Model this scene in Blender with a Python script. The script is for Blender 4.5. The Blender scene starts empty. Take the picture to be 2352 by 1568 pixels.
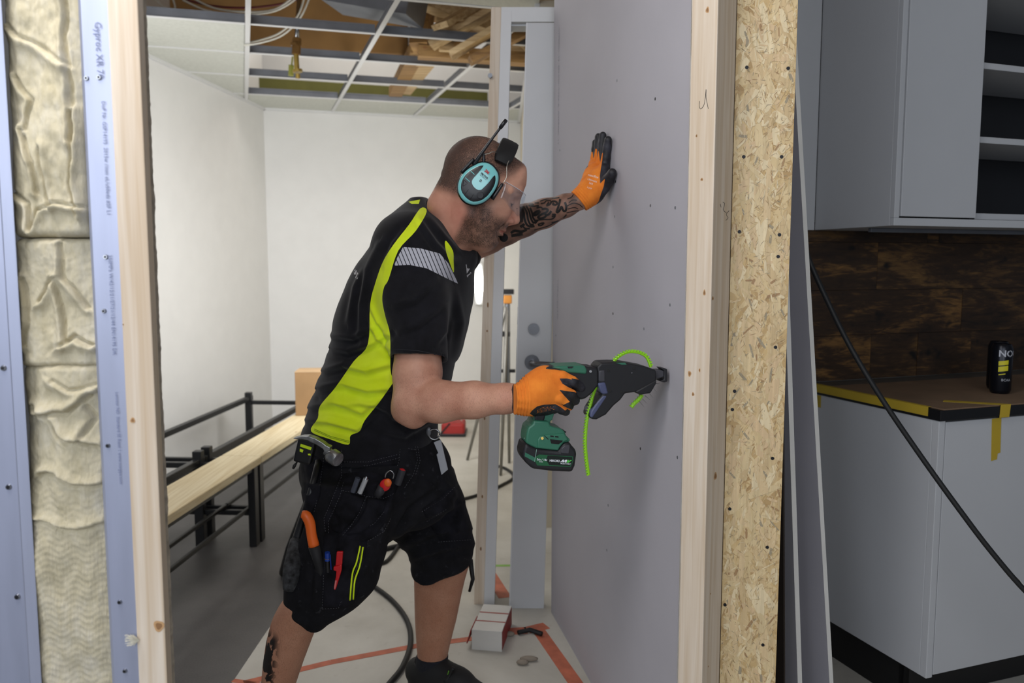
import bpy, bmesh, math, random
import numpy as np
from mathutils import Vector, Matrix, Euler, noise as mnoise
random.seed(7); np.random.seed(7)
SC = bpy.context.scene
COL = SC.collection

# ------------------------------------------------------------------ camera, world, lights, exposure
TH = math.radians(5.5); FP = 1829.0; H0 = 1.25
cam_d = bpy.data.cameras.new('camera'); cam_d.sensor_width = 36.0; cam_d.lens = FP / 2352 * 36
cam_d.clip_start = 0.05; cam_d.clip_end = 60
cam_d.dof.use_dof = True; cam_d.dof.focus_distance = 1.72; cam_d.dof.aperture_fstop = 4.2
cam = bpy.data.objects.new('camera', cam_d); COL.objects.link(cam)
cam.location = (0, 0, H0); cam.rotation_euler = (math.pi/2 - TH, 0, 0)
SC.camera = cam
SC.view_settings.view_transform = 'Standard'; SC.view_settings.look = 'None'
SC.view_settings.gamma = 1.0; SC.view_settings.use_curve_mapping = False
SC.view_settings.exposure = 0.12
w = bpy.data.worlds.new('world'); SC.world = w; w.use_nodes = True
w.node_tree.nodes['Background'].inputs[0].default_value = (0.74, 0.82, 1.0, 1)
w.node_tree.nodes['Background'].inputs[1].default_value = 0.10

def area(name, loc, target, size, power, col, size_y=None, spread=None):
    d = bpy.data.lights.new(name, 'AREA'); d.energy = power; d.color = col
    d.shape = 'RECTANGLE'; d.size = size; d.size_y = size_y or size
    if spread: d.spread = spread
    o = bpy.data.objects.new(name, d); COL.objects.link(o); o.location = loc
    o.rotation_euler = (Vector(target) - Vector(loc)).to_track_quat('-Z', 'Y').to_euler()
    return o
area('window_light', (-1.7, -1.2, 2.0), (-0.1, 2.0, 1.1), 1.6, 34, (0.86, 0.91, 1.0), 1.8)
area('rear_fill', (0.35, -1.9, 1.9), (0.0, 2.0, 1.0), 1.6, 35, (0.88, 0.93, 1.0), 1.4)  # fill added behind the camera to brighten the worker's near side
area('key_light', (-0.75, 0.75, 2.45), (0.05, 2.0, 1.0), 0.8, 20, (1.0, 0.97, 0.95), 0.8)  # off-frame key light added overhead for the worker and the sheet
area('room_fill', (-0.75, 3.3, 2.36), (-0.6, 3.4, 0.0), 0.8, 12, (1.0, 0.98, 0.95), 1.2)  # unseen overhead fill put in to light the white walls
area('room_fill', (-1.75, 3.35, 1.75), (-0.95, 6.2, 1.25), 0.5, 8, (1.0, 0.995, 0.985), 0.9)  # added fill hidden behind the steel stud, brightens the back wall
area('unseen_room_light', (-0.45, 4.1, 1.2), (-2.0, 5.9, 1.25), 0.55, 18, (1.0, 0.995, 0.985), 0.75)  # unseen light without a body, put behind the worker to brighten the left wall
area('corridor_light', (0.2, 4.4, 2.3), (0.2, 4.6, 0.0), 0.6, 6, (1.0, 0.94, 0.84), 1.2)
area('plenum_fill', (-0.9, 5.35, 3.12), (-0.75, 6.5, 2.75), 1.6, 12, (1.0, 0.97, 0.92), 0.2)  # fill added out of sight behind the bulkhead to whiten the upper wall
area('kitchen_fill', (2.6, 0.2, 2.2), (1.6, 2.4, 1.3), 1.0, 1.0, (0.78, 0.88, 1.0), 1.2)  # unseen cool fill for the kitchen fronts, no window stands there

# ------------------------------------------------------------------ helpers
def P(x, y, D):
    u = (x - 1176) / FP; v = (784 - y) / FP
    d = Vector((u, math.cos(TH) + v*math.sin(TH), -math.sin(TH) + v*math.cos(TH)))
    return Vector((0, 0, H0)) + d * (D / d.y)
def ray(x, y):
    return P(x, y, 1.0) - Vector((0, 0, H0))
def on_plane(x, y, pt, n):
    r = ray(x, y); o = Vector((0, 0, H0)); n = Vector(n)
    return o + r * ((Vector(pt) - o).dot(n) / r.dot(n))
def on_z(x, y, z):
    return on_plane(x, y, (0, 0, z), (0, 0, 1))

def srgb(h):
    if isinstance(h, (tuple, list)): c = [v/255 for v in h[:3]]
    else: c = [int(h[i:i+2], 16)/255 for i in (0, 2, 4)]
    return tuple((v/12.92 if v <= .04045 else ((v+.055)/1.055)**2.4) for v in c) + (1,)

class NT:
    def __init__(s, name):
        s.m = bpy.data.materials.new(name); s.m.use_nodes = True
        s.t = s.m.node_tree; s.b = s.t.nodes['Principled BSDF']; s.n = s.t.nodes
    def new(s, typ, **kw):
        n = s.n.new(typ)
        for k, v in kw.items():
            if k in ('inp',):
                for a, b in v.items():
                    if isinstance(b, bpy.types.NodeSocket): s.t.links.new(b, n.inputs[a])
                    else: n.inputs[a].default_value = b
            else: setattr(n, k, v)
        return n
    def link(s, a, b): s.t.links.new(a, b)
    def coord(s, scale=(1, 1, 1), rot=(0, 0, 0), loc=(0, 0, 0), kind='Object'):
        tc = s.new('ShaderNodeTexCoord')
        mp = s.new('ShaderNodeMapping'); s.link(tc.outputs[kind], mp.inputs[0])
        mp.inputs['Scale'].default_value = scale; mp.inputs['Rotation'].default_value = rot; mp.inputs['Location'].default_value = loc
        return mp.outputs[0]
    def noise(s, vec, scale=5, detail=3, rough=.5, dist=0):
        n = s.new('ShaderNodeTexNoise'); s.link(vec, n.inputs['Vector'])
        n.inputs['Scale'].default_value = scale; n.inputs['Detail'].default_value = detail
        n.inputs['Roughness'].default_value = rough; n.inputs['Distortion'].default_value = dist
        return n.outputs[0]
    def ramp(s, fac, stops):
        r = s.new('ShaderNodeValToRGB'); s.link(fac, r.inputs[0]); e = r.color_ramp.elements
        while len(e) < len(stops): e.new(.5)
        for el, (p, c) in zip(e, stops):
            el.position = p; el.color = c if len(c) == 4 else (*c, 1)
        return r.outputs[0]
    def mix(s, fac, a, b, mode='MIX'):
        n = s.new('ShaderNodeMix', data_type='RGBA', blend_type=mode)
        for sock, v in ((n.inputs[0], fac), (n.inputs[6], a), (n.inputs[7], b)):
            if isinstance(v, bpy.types.NodeSocket): s.link(v, sock)
            else: sock.default_value = v
        return n.outputs[2]
    def math(s, op, a, b=0.0, c=None):
        n = s.new('ShaderNodeMath', operation=op)
        for i, v in enumerate((a, b) if c is None else (a, b, c)):
            if isinstance(v, bpy.types.NodeSocket): s.link(v, n.inputs[i])
            else: n.inputs[i].default_value = v
        return n.outputs[0]
    def attr(s, name, out='Fac'):
        n = s.new('ShaderNodeAttribute'); n.attribute_name = name
        return n.outputs[out]
    def bump(s, h, strength=.3, dist=.002):
        n = s.new('ShaderNodeBump'); s.link(h, n.inputs['Height'])
        n.inputs['Strength'].default_value = strength; n.inputs['Distance'].default_value = dist
        s.link(n.outputs[0], s.b.inputs['Normal'])
    def base(s, v):
        if isinstance(v, bpy.types.NodeSocket): s.link(v, s.b.inputs['Base Color'])
        else: s.b.inputs['Base Color'].default_value = v
    def set(s, **kw):
        for k, v in kw.items(): s.b.inputs[k.replace('_', ' ')].default_value = v

MATS = {}
def mat(name, col, rough=.6, metal=0., var=.06, vscale=8, bump=0., bscale=200, stretch=(1, 1, 1), spec=.5, coat=0):
    if name in MATS: return MATS[name]
    t = NT(name); c = srgb(col)
    co = t.coord(stretch)
    nz = t.noise(co, vscale, 4)
    lo = tuple(max(0, v*(1-var*2)) for v in c[:3]); hi = tuple(min(1, v*(1+var*2)) for v in c[:3])
    t.base(t.ramp(nz, [(.3, lo), (.7, hi)]))
    t.set(Roughness=rough, Metallic=metal, Coat_Weight=coat)
    t.b.inputs['Specular IOR Level'].default_value = spec
    if bump: t.bump(t.noise(co, bscale, 3), bump, .001)
    MATS[name] = t.m
    return t.m

def wood(name, light, dark, axis=2, grain=70, knots=True, rough=.65):
    if name in MATS: return MATS[name]
    t = NT(name)
    st = [1, 1, 1]; st[axis] = .035
    co = t.coord(tuple(st))
    n1 = t.noise(co, grain, 4, .55, .6)
    st2 = [1, 1, 1]; st2[axis] = .12
    n2 = t.noise(t.coord(tuple(st2)), 9, 2, .5, .3)
    f = t.math('ADD', t.math('MULTIPLY', n1, .7), t.math('MULTIPLY', n2, .35))
    c = t.ramp(f, [(.35, srgb(dark)), (.62, srgb(light))])
    if knots:
        st3 = [1, 1, 1]; st3[axis] = .45
        v = t.new('ShaderNodeTexVoronoi'); t.link(t.coord(tuple(st3), loc=(.3, .1, .23)), v.inputs['Vector']); v.inputs['Scale'].default_value = 9
        k = t.ramp(v.outputs['Distance'], [(.035, (1, 1, 1)), (.085, (0, 0, 0))])
        c = t.mix(k, c, srgb((150, 105, 66)))
    t.base(c); t.set(Roughness=rough); t.bump(n1, .15, .0006)
    MATS[name] = t.m; return t.m

BASE = {}
class M:
    def __init__(s): s.v = []; s.f = []; s.mi = []
    def add(s, vs, fs, mi=0):
        o = len(s.v); s.v += [Vector(v) for v in vs]; s.f += [tuple(i+o for i in f) for f in fs]; s.mi += [mi]*len(fs); return s
    def box(s, c, size, rot=None, mi=0):
        hx, hy, hz = [v/2 for v in size]; c = Vector(c)
        R = rot if isinstance(rot, Matrix) else (Euler(rot).to_matrix() if rot else Matrix.Identity(3))
        vs = [c + R @ Vector((x*hx, y*hy, z*hz)) for x in (-1, 1) for y in (-1, 1) for z in (-1, 1)]
        return s.add(vs, [(0, 1, 3, 2), (4, 6, 7, 5), (0, 4, 5, 1), (2, 3, 7, 6), (0, 2, 6, 4), (1, 5, 7, 3)], mi)
    def bar(s, a, b, wd, ht, up=(0, 0, 1), mi=0):
        a = Vector(a); b = Vector(b); d = (b-a); L = d.length; d.normalize()
        up = Vector(up); sd = d.cross(up)
        if sd.length < 1e-4: sd = d.cross(Vector((1, 0, 0)))
        sd.normalize(); u = sd.cross(d)
        R = Matrix((d, sd, u)).transposed()
        return s.box((a+b)/2, (L, wd, ht), R, mi)
    def prism(s, pts, vec, mi=0):
        n = len(pts); vec = Vector(vec); vs = [Vector(p) for p in pts] + [Vector(p)+vec for p in pts]
        fs = [tuple(range(n))[::-1], tuple(range(n, 2*n))] + [(i, (i+1) % n, n+(i+1) % n, n+i) for i in range(n)]
        return s.add(vs, fs, mi)
    def tube(s, pts, r, n=8, closed=False, mi=0, sub=0):
        pts = [Vector(p) for p in pts]
        if sub:
            rr = r if isinstance(r, (list, tuple)) else [r]*len(pts)
            q = []; rq = []
            for i in range(len(pts)-1):
                p0 = pts[max(i-1, 0)]; p1 = pts[i]; p2 = pts[i+1]; p3 = pts[min(i+2, len(pts)-1)]
                for k in range(sub):
                    t = k/sub
                    q.append(.5*((2*p1)+(p2-p0)*t+(2*p0-5*p1+4*p2-p3)*t*t+(3*p1-p0-3*p2+p3)*t**3)); rq.append(rr[i]*(1-t)+rr[i+1]*t)
            q.append(pts[-1]); rq.append(rr[-1]); pts = q; r = rq
        if not isinstance(r, (list, tuple)): r = [r]*len(pts)
        vs = []; fs = []; prev = None
        for i, p in enumerate(pts):
            d = (pts[min(i+1, len(pts)-1)] - pts[max(i-1, 0)]).normalized()
            if prev is None:
                a = d.orthogonal().normalized()
            else:
                a = (prev - d*prev.dot(d)).normalized()
            prev = a; b = d.cross(a)
            for k in range(n):
                t = 2*math.pi*k/n; vs.append(p + (a*math.cos(t)+b*math.sin(t))*r[i])
        for i in range(len(pts)-1):
            for k in range(n):
                fs.append((i*n+k, i*n+(k+1) % n, (i+1)*n+(k+1) % n, (i+1)*n+k))
        fs.append(tuple(range(n))[::-1]); fs.append(tuple(range((len(pts)-1)*n, len(pts)*n)))
        return s.add(vs, fs, mi)
    def cyl(s, a, b, r, n=16, r2=None, mi=0):
        return s.tube([a, b], [r, r if r2 is None else r2], n, mi=mi)
    def ball(s, c, r, n=12, mi=0, R=None):
        c = Vector(c); rx, ry, rz = r if isinstance(r, (tuple, list)) else (r, r, r)
        vs = []; fs = []; m = n//2
        for i in range(m+1):
            ph = math.pi*i/m
            for k in range(n):
                t = 2*math.pi*k/n; q = Vector((rx*math.sin(ph)*math.cos(t), ry*math.sin(ph)*math.sin(t), rz*math.cos(ph)))
                vs.append(c + (R @ q if R else q))
        for i in range(m):
            for k in range(n):
                fs.append((i*n+k, (i+1)*n+k, (i+1)*n+(k+1) % n, i*n+(k+1) % n))
        return s.add(vs, fs, mi)
    def build(s, name, m, parent=None, smooth=False, bevel=0, bseg=2, base=None, attrs=None, recalc=True):
        me = bpy.data.meshes.new(name)
        if parent is not None: b = BASE[parent.name]
        elif base is not None: b = Vector(base)
        else:
            xs = [v.x for v in s.v]; ys = [v.y for v in s.v]; zs = [v.z for v in s.v]
            b = Vector(((min(xs)+max(xs))/2, (min(ys)+max(ys))/2, min(zs)))
        me.from_pydata([v-b for v in s.v], [], s.f); 
        if recalc:
            bm = bmesh.new(); bm.from_mesh(me); bmesh.ops.recalc_face_normals(bm, faces=bm.faces); bm.to_mesh(me); bm.free()
        ms = m if isinstance(m, (list, tuple)) else [m]
        for q in ms: me.materials.append(q)
        if len(ms) > 1: me.polygons.foreach_set('material_index', s.mi)
        if smooth:
            me.polygons.foreach_set('use_smooth', [True]*len(me.polygons))
            if smooth == 'auto': 
                try: me.set_sharp_from_angle(angle=math.radians(40))
                except Exception: pass
        o = bpy.data.objects.new(name, me); COL.objects.link(o)
        if parent is not None: o.parent = parent
        else: o.location = b
        BASE[o.name] = b
        if bevel:
            md = o.modifiers.new('bevel', 'BEVEL'); md.width = bevel; md.segments = bseg; md.limit_method = 'ANGLE'
        return o
def npmesh(name, V, Fc, m, parent=None, attrs=None, smooth=True):
    me = bpy.data.meshes.new(name)
    b = BASE[parent.name] if parent is not None else Vector(((V[:, 0].min()+V[:, 0].max())/2, (V[:, 1].min()+V[:, 1].max())/2, V[:, 2].min()))
    W = (V - np.array(b)).astype(np.float32)
    me.vertices.add(len(W)); me.vertices.foreach_set('co', W.ravel())
    nf = len(Fc); me.loops.add(nf*4); me.polygons.add(nf)
    me.loops.foreach_set('vertex_index', Fc.astype(np.int32).ravel())
    me.polygons.foreach_set('loop_start', np.arange(0, nf*4, 4, dtype=np.int32))
    me.polygons.foreach_set('loop_total', np.full(nf, 4, dtype=np.int32))
    me.polygons.foreach_set('use_smooth', np.full(nf, smooth))
    me.update(calc_edges=True); me.validate()
    for k, a in (attrs or {}).items():
        at = me.attributes.new(k, 'FLOAT', 'POINT'); at.data.foreach_set('value', a.astype(np.float32))
    for q in (m if isinstance(m, (list, tuple)) else [m]): me.materials.append(q)
    o = bpy.data.objects.new(name, me); COL.objects.link(o)
    if parent is not None: o.parent = parent
    else: o.location = b
    BASE[o.name] = b
    return o
def tag(o, label=None, cat=None, group=None, kind=None):
    if label: o['label'] = label
    if cat: o['category'] = cat
    if group: o['group'] = group
    if kind: o['kind'] = kind
    return o
def thing(name, base, label, cat, group=None, kind=None):
    o = bpy.data.objects.new(name, None); COL.objects.link(o); o.location = Vector(base); o.empty_display_size = .05
    BASE[o.name] = Vector(base)
    return tag(o, label, cat, group, kind)
def text(s, size, origin, xdir, ydir, m, parent, name='lettering', off=.0006, bend=None, bold=0):
    c = bpy.data.curves.new('t', 'FONT'); c.body = s; c.size = size; c.extrude = .0; c.resolution_u = 2
    c.offset = bold; c.align_x = 'LEFT'; c.align_y = 'CENTER'
    o = bpy.data.objects.new('t', c); COL.objects.link(o)
    bpy.context.view_layer.update()
    me = bpy.data.meshes.new_from_object(o.evaluated_get(bpy.context.evaluated_depsgraph_get()))
    bpy.data.objects.remove(o)
    X = Vector(xdir).normalized(); Y = Vector(ydir).normalized(); N = X.cross(Y)
    b = BASE[parent.name]
    for v in me.vertices:
        p = Vector(origin) + X*v.co.x + Y*v.co.y + N*off
        if bend: p = bend(v.co.x, v.co.y)
        v.co = p - b
    me.materials.clear(); me.materials.append(m); me.name = name
    ob = bpy.data.objects.new(name, me); COL.objects.link(ob); ob.parent = parent; BASE[ob.name] = b
    return ob

# ---- signed distance sculpting
class Field:
    def __init__(s, lo, hi, h):
        s.lo = np.array(lo, float); s.h = h; s.n = np.ceil((np.array(hi)-s.lo)/h).astype(int)+1
        s.a = np.full(s.n, .5, np.float32)
        s.ax = [s.lo[i]+h*np.arange(s.n[i]) for i in range(3)]
    def reg(s, lo, hi):
        i0 = np.clip(np.floor((np.array(lo)-s.lo)/s.h).astype(int), 0, s.n-1); i1 = np.clip(np.ceil((np.array(hi)-s.lo)/s.h).astype(int)+1, 1, s.n)
        sl = tuple(slice(a, b) for a, b in zip(i0, i1))
        g = np.meshgrid(*[s.ax[i][sl[i]].astype(np.float32) for i in range(3)], indexing='ij', sparse=True)
        return sl, g
    def comb(s, sl, d, k, op='add'):
        a = s.a[sl]
        if op == 'add':
            if k > 0:
                h = np.maximum(k-np.abs(a-d), 0)/k; r = np.minimum(a, d)-h*h*k*.25
            else: r = np.minimum(a, d)
        elif op == 'sub':
            d = -d
            if k > 0:
                h = np.maximum(k-np.abs(a-d), 0)/k; r = np.maximum(a, d)+h*h*k*.25
            else: r = np.maximum(a, d)
        s.a[sl] = r
    def cone(s, a, b, r1, r2=None, k=.01, op='add'):
        r2 = r1 if r2 is None else r2; a = np.array(a, float); b = np.array(b, float); m = max(r1, r2)+k+3*s.h
        sl, g = s.reg(np.minimum(a, b)-m, np.maximum(a, b)+m)
        ba = b-a; L = float(ba@ba)+1e-12
        px, py, pz = g[0]-a[0], g[1]-a[1], g[2]-a[2]
        t = np.clip((px*ba[0]+py*ba[1]+pz*ba[2])/L, 0, 1)
        d = np.sqrt((px-ba[0]*t)**2+(py-ba[1]*t)**2+(pz-ba[2]*t)**2)-(r1+(r2-r1)*t)
        s.comb(sl, d, k, op); return s
    def chain(s, pts, rs, k=.01, op='add'):
        for i in range(len(pts)-1): s.cone(pts[i], pts[i+1], rs[i], rs[i+1], k, op)
        return s
    def ell(s, c, r, R=None, k=.01, op='add'):
        c = np.array(c, float); r = np.array(r, float); m = r.max()+k+3*s.h
        sl, g = s.reg(c-m, c+m)
        q = [g[i]-c[i] for i in range(3)]
        if R is not None:
            R = np.array(R); q = [sum(R[i][j]*q[i] for i in range(3)) for j in range(3)]
        k0 = np.sqrt(sum((q[i]/r[i])**2 for i in range(3))); k1 = np.sqrt(sum((q[i]/r[i]**2)**2 for i in range(3)))+1e-9
        s.comb(sl, k0*(k0-1)/k1, k, op); return s
    def rbox(s, c, hs, R=None, rad=.004, k=0, op='add'):
        c = np.array(c, float); hs = np.array(hs, float)-rad; m = np.linalg.norm(hs)+rad+k+3*s.h
        sl, g = s.reg(c-m, c+m); q = [g[i]-c[i] for i in range(3)]
        if R is not None:
            R = np.array(R); q = [sum(R[i][j]*q[i] for i in range(3)) for j in range(3)]
        q = [np.abs(q[i])-hs[i] for i in range(3)]
        d = np.sqrt(sum(np.maximum(v, 0)**2 for v in q))+np.minimum(np.maximum(np.maximum(q[0], q[1]), q[2]), 0)-rad
        s.comb(sl, d, k, op); return s
    def stack(s, rows, p=2.3, k=.01, op='add', shear=None):
        # rows: (z, xl, xr, yc, yh) horizontal slices
        rows = sorted(rows); R = np.array(rows); z = R[:, 0]
        m = k+4*s.h; yc = R[:, 3]; yh = R[:, 4]
        sl, g = s.reg((R[:, 1].min()-m, (yc-yh).min()-m, z[0]-m), (R[:, 2].max()+m, (yc+yh).max()+m, z[-1]+m))
        Z = g[2]; zz = Z.ravel(); it = lambda c: np.interp(zz, z, c).reshape(Z.shape)
        ker = np.ones(5)/5
        def sm(c):
            v = np.interp(zz, z, c); e = np.concatenate([[v[0]]*4, v, [v[-1]]*4]); e = np.convolve(np.convolve(e, ker, 'same'), ker, 'same')[4:-4]; return e.reshape(Z.shape)
        xl, xr, c_, h_ = sm(R[:, 1]), sm(R[:, 2]), sm(yc), sm(yh)
        a = (xr-xl)/2; xc = (xr+xl)/2
        q = ((np.abs(g[0]-xc)/a)**p+(np.abs(g[1]-c_)/h_)**p)**(1/p)
        d = (q-1)*np.minimum(a, h_)*.9
        d = np.maximum(d, np.maximum(z[0]-Z, Z-z[-1]))
        s.comb(sl, d, k, op); return s
    def cut(s, pt, n):
        n = np.array(Vector(n).normalized()); g = np.meshgrid(*[s.ax[i].astype(np.float32) for i in range(3)], indexing='ij', sparse=True)
        d = sum((g[i]-pt[i])*n[i] for i in range(3)); s.a = np.maximum(s.a, d.astype(np.float32)); return s
    def mesh(s):
        a = s.a; a[0], a[-1] = .5, .5; a[:, 0], a[:, -1] = .5, .5; a[:, :, 0], a[:, :, -1] = .5, .5
        ins = a < 0; n = ins.shape
        cnt = np.zeros(tuple(v-1 for v in n), np.int8)
        for i in (0, 1):
            for j in (0, 1):
                for k in (0, 1):
                    cnt += ins[i:n[0]-1+i, j:n[1]-1+j, k:n[2]-1+k]
        act = np.argwhere((cnt > 0) & (cnt < 8)); N = len(act)
        idx = np.full(cnt.shape, -1, np.int32); idx[act[:, 0], act[:, 1], act[:, 2]] = np.arange(N)
        cor = [(i, j, k) for i in (0, 1) for j in (0, 1) for k in (0, 1)]
        val = {c: a[act[:, 0]+c[0], act[:, 1]+c[1], act[:, 2]+c[2]].astype(float) for c in cor}
        S = np.zeros((N, 3)); W = np.zeros(N)
        for c in cor:
            for ax in range(3):
                if c[ax] == 0:
                    e = list(c); e[ax] = 1; e = tuple(e); A, B = val[c], val[e]; mk = (A < 0) != (B < 0)
                    t = np.where(mk, A/np.where(mk, A-B, 1), 0)
                    pt = np.tile(np.array(c, float), (N, 1)); pt[:, ax] += t
                    S += pt*mk[:, None]; W += mk
        V = (act+S/W[:, None])*s.h+s.lo
        F = []
        for ax in range(3):
            u, v = (ax+1) % 3, (ax+2) % 3
            A = np.take(ins, range(0, n[ax]-1), ax); B = np.take(ins, range(1, n[ax]), ax)
            e = np.argwhere(A != B); ok = (e[:, u] > 0) & (e[:, v] > 0) & (e[:, u] < n[u]-1) & (e[:, v] < n[v]-1); e = e[ok]
            fl = ins[e[:, 0], e[:, 1], e[:, 2]]
            def c4(du, dv):
                q = e.copy(); q[:, u] += du; q[:, v] += dv; return idx[q[:, 0], q[:, 1], q[:, 2]]
            q = np.stack([c4(-1, -1), c4(0, -1), c4(0, 0), c4(-1, 0)], 1)
            q[~fl] = q[~fl][:, ::-1]; F.append(q)
        F = np.concatenate(F); F = F[(F >= 0).all(1)]
        return V, F
def relax(V, F, it=2, lam=.5):
    E = np.concatenate([F[:, [0, 1]], F[:, [1, 2]], F[:, [2, 3]], F[:, [3, 0]]])
    for _ in range(it):
        S = np.zeros_like(V); C = np.zeros(len(V))
        for ax in range(3):
            S[:, ax] = np.bincount(E[:, 0], V[E[:, 1], ax], len(V))+np.bincount(E[:, 1], V[E[:, 0], ax], len(V))
        C = np.bincount(E[:, 0], minlength=len(V))+np.bincount(E[:, 1], minlength=len(V))
        V = V+lam*(S/np.maximum(C, 1)[:, None]-V)
    return V
def polysd(pts, X, Z):
    # signed distance (positive inside) to a polygon in the x,z plane
    n = len(pts); best = np.full(X.shape, 1e9); ins = np.zeros(X.shape, bool)
    for i in range(n):
        ax, az = pts[i]; bx, bz = pts[(i+1) % n]; dx, dz = bx-ax, bz-az
        t = np.clip(((X-ax)*dx+(Z-az)*dz)/(dx*dx+dz*dz+1e-12), 0, 1)
        best = np.minimum(best, np.hypot(X-ax-dx*t, Z-az-dz*t))
        c = ((az > Z) != (bz > Z)) & (X < (bx-ax)*(Z-az)/(bz-az+1e-12)+ax); ins ^= c
    return np.where(ins, best, -best)
# ------------------------------------------------------------------ materials
WHITE = mat('painted_wall', 'dcdcda', .85, var=.01)
BEIGE = mat('beige_wall', 'cfc6b2', .85, var=.02)
GYPS = mat('gypsum_paper', 'afadb4', .8, var=.02, vscale=3, bump=.05, bscale=600)
GYPS_EDGE = mat('gypsum_core', 'e4e2dc', .9, var=.03, bump=.4, bscale=300)
GYPS_BACK = mat('gypsum_back_paper', '8c8a86', .85, var=.05)
CABW = mat('cabinet_white', 'bcbec1', .42, var=.005)
CABD = mat('cabinet_dark_interior', '1d1e22', .6)
BLACKM = mat('black_powder_steel', '141517', .42, spec=.5)
BLACKP = mat('black_plastic', '0d0e11', .42)
BLACKR = mat('black_rubber', '0e0f10', .6)
STEEL = mat('galvanised_steel', 'aab0c6', .46, .55, var=.05, vscale=25, stretch=(1, 1, .1), bump=.06, bscale=900)
CHROME = mat('chrome', '9fa1a4', .22, 1, var=.01)
SATIN = mat('satin_steel', '6f7074', .32, .8, var=.01)
GRIDW = mat('grid_white', 'd5d6d6', .5, var=.01)
GRIDM = mat('grid_steel', '7b7f86', .4, .6)
TILE = mat('mineral_tile', 'c6c8c0', .95, var=.03, vscale=60, bump=.1, bscale=500)
TAPEY = mat('yellow_tape', 'b79c2c', .6, var=.04)
TAPEO = mat('orange_tape', 'b5644a', .6, var=.12, vscale=20)
CARD = mat('cardboard', '9a7a55', .85, var=.05)
BROWNB = mat('brown_fibreboard', '8a683c', .9, var=.1, vscale=3)
OLIVE = mat('olive_beam', '5b5a2c', .9, var=.05)
PINE = wood('pine_timber', 'dccfbe', 'c6b196', 2, knots=False)
PINEX = wood('pine_plank', 'dccfae', 'c3ae84', 1)
TIMB = wood('rough_timber', 'cbb186', '9c7c50', 0, 50)
TIMBD = wood('old_timber', 'a5814f', '6f5130', 0, 50)
HARDB = mat('brown_hardboard', '79624c', .7, var=.06, vscale=15)
PENCIL = mat('pencil_line', '4c4640', .8)
SCREWM = mat('screw_black', '1b1b1f', .5, .4)

def concrete():
    t = NT('dusty_pale_floor'); co = t.coord()
    n = t.noise(co, 2.2, 6, .6, .4); n2 = t.noise(co, 30, 4, .6)
    c = t.ramp(n, [(.3, srgb('aaa69c')), (.7, srgb('c9c6bd'))])
    s = t.ramp(n2, [(.62, (0, 0, 0)), (.72, (1, 1, 1))])
    c = t.mix(t.math('MULTIPLY', s, .25), c, srgb('8f877b'))
    t.base(c); t.set(Roughness=.6); t.bump(n2, .08, .001); return t.m
def vinyl():
    t = NT('dark_grey_vinyl'); co = t.coord()
    n = t.noise(co, 3, 5, .6); n2 = t.noise(co, 220, 2)
    f = t.math('ADD', t.math('MULTIPLY', n, .6), t.math('MULTIPLY', n2, .4))
    t.base(t.ramp(f, [(.35, srgb('464545')), (.65, srgb('636160'))])); t.set(Roughness=.45); return t.m
CONC = concrete(); VINYL = vinyl()

# ------------------------------------------------------------------ setting
def struct(o): o['kind'] = 'structure'; return o
def wall(name, a, b, z0, z1, m, thick=.1, side=1):
    a = Vector((a[0], a[1], 0)); b = Vector((b[0], b[1], 0)); d = (b-a).normalized(); n = Vector((-d.y, d.x, 0))*side*thick
    q = M(); q.prism([a+Vector((0, 0, z0)), b+Vector((0, 0, z0)), b+n+Vector((0, 0, z0)), a+n+Vector((0, 0, z0))], (0, 0, z1-z0))
    return struct(q.build(name, m))
LX = -.83
struct(M().prism([(-2.6, -1.5, -.1), (LX-.02, -1.5, -.1), (LX, 7.2, -.1), (-2.6, 7.2, -.1)], (0, 0, .1)).build('floor', VINYL))
struct(M().prism([(LX-.02, -1.5, -.1), (3.6, -1.5, -.1), (3.6, 7.2, -.1), (LX, 7.2, -.1)], (0, 0, .1003)).build('floor', CONC))
CZ = 2.41
_c = on_z(605, 250, CZ); _l = on_z(342, 130, CZ); _b = on_z(1120, 276, CZ); _r = on_z(1205, 223, CZ)
WC = Vector((_c.x, _c.y)); _d = (Vector((_l.x, _l.y))-WC).normalized(); WL0 = WC+_d*((1.5-WC.y)/_d.y)
_d = (Vector((_b.x, _b.y))-WC).normalized(); WB = WC+_d*((on_z(1168, 262, CZ).x-WC.x)/_d.x+.10); _d = (Vector((_r.x, _r.y))-WB).normalized(); WR = WB+_d*((3.7-WB.y)/_d.y)
wall('wall_left', WL0, WC, 0, 2.9, WHITE, side=1)
wall('wall_back', WC, WB, 0, CZ+.02, WHITE, side=1)
wall('wall_right', WB, WR, 0, CZ+.02, BEIGE, side=1)
wall('wall_upper', (-2.2, WC.y+.25), (1.2, WC.y+.95), CZ+.02, 3.2, WHITE, side=1)
struct(M().box((.5, 2.9, 3.25), (6.2, 8.6, .1)).build('ceiling', BROWNB))
# kitchen walls
KU = Vector((.944, .33, 0)); KV = Vector((.33, -.944, 0)); W0 = Vector((.953, 2.56, 0))
def K(a, b, z): return W0 + KU*a + KV*b + Vector((0, 0, z))
wk = thing('wall_kitchen', K(.5, -.05, 0), None, None, kind='structure')
M().prism([K(-.45, -.02, 0), K(2.4, -.02, 0), K(2.4, -.14, 0), K(-.45, -.14, 0)], (0, 0, 3.2)).build('wall_panel', mat('kitchen_wall', 'b9b9b6', .8), wk)
struct(M().prism([K(-.5, 0, 2.6), K(2.4, 0, 2.6), K(2.4, 2.0, 2.6), K(0, 2.0, 2.6)], (0, 0, .05)).build('ceiling_kitchen', WHITE))

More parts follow.
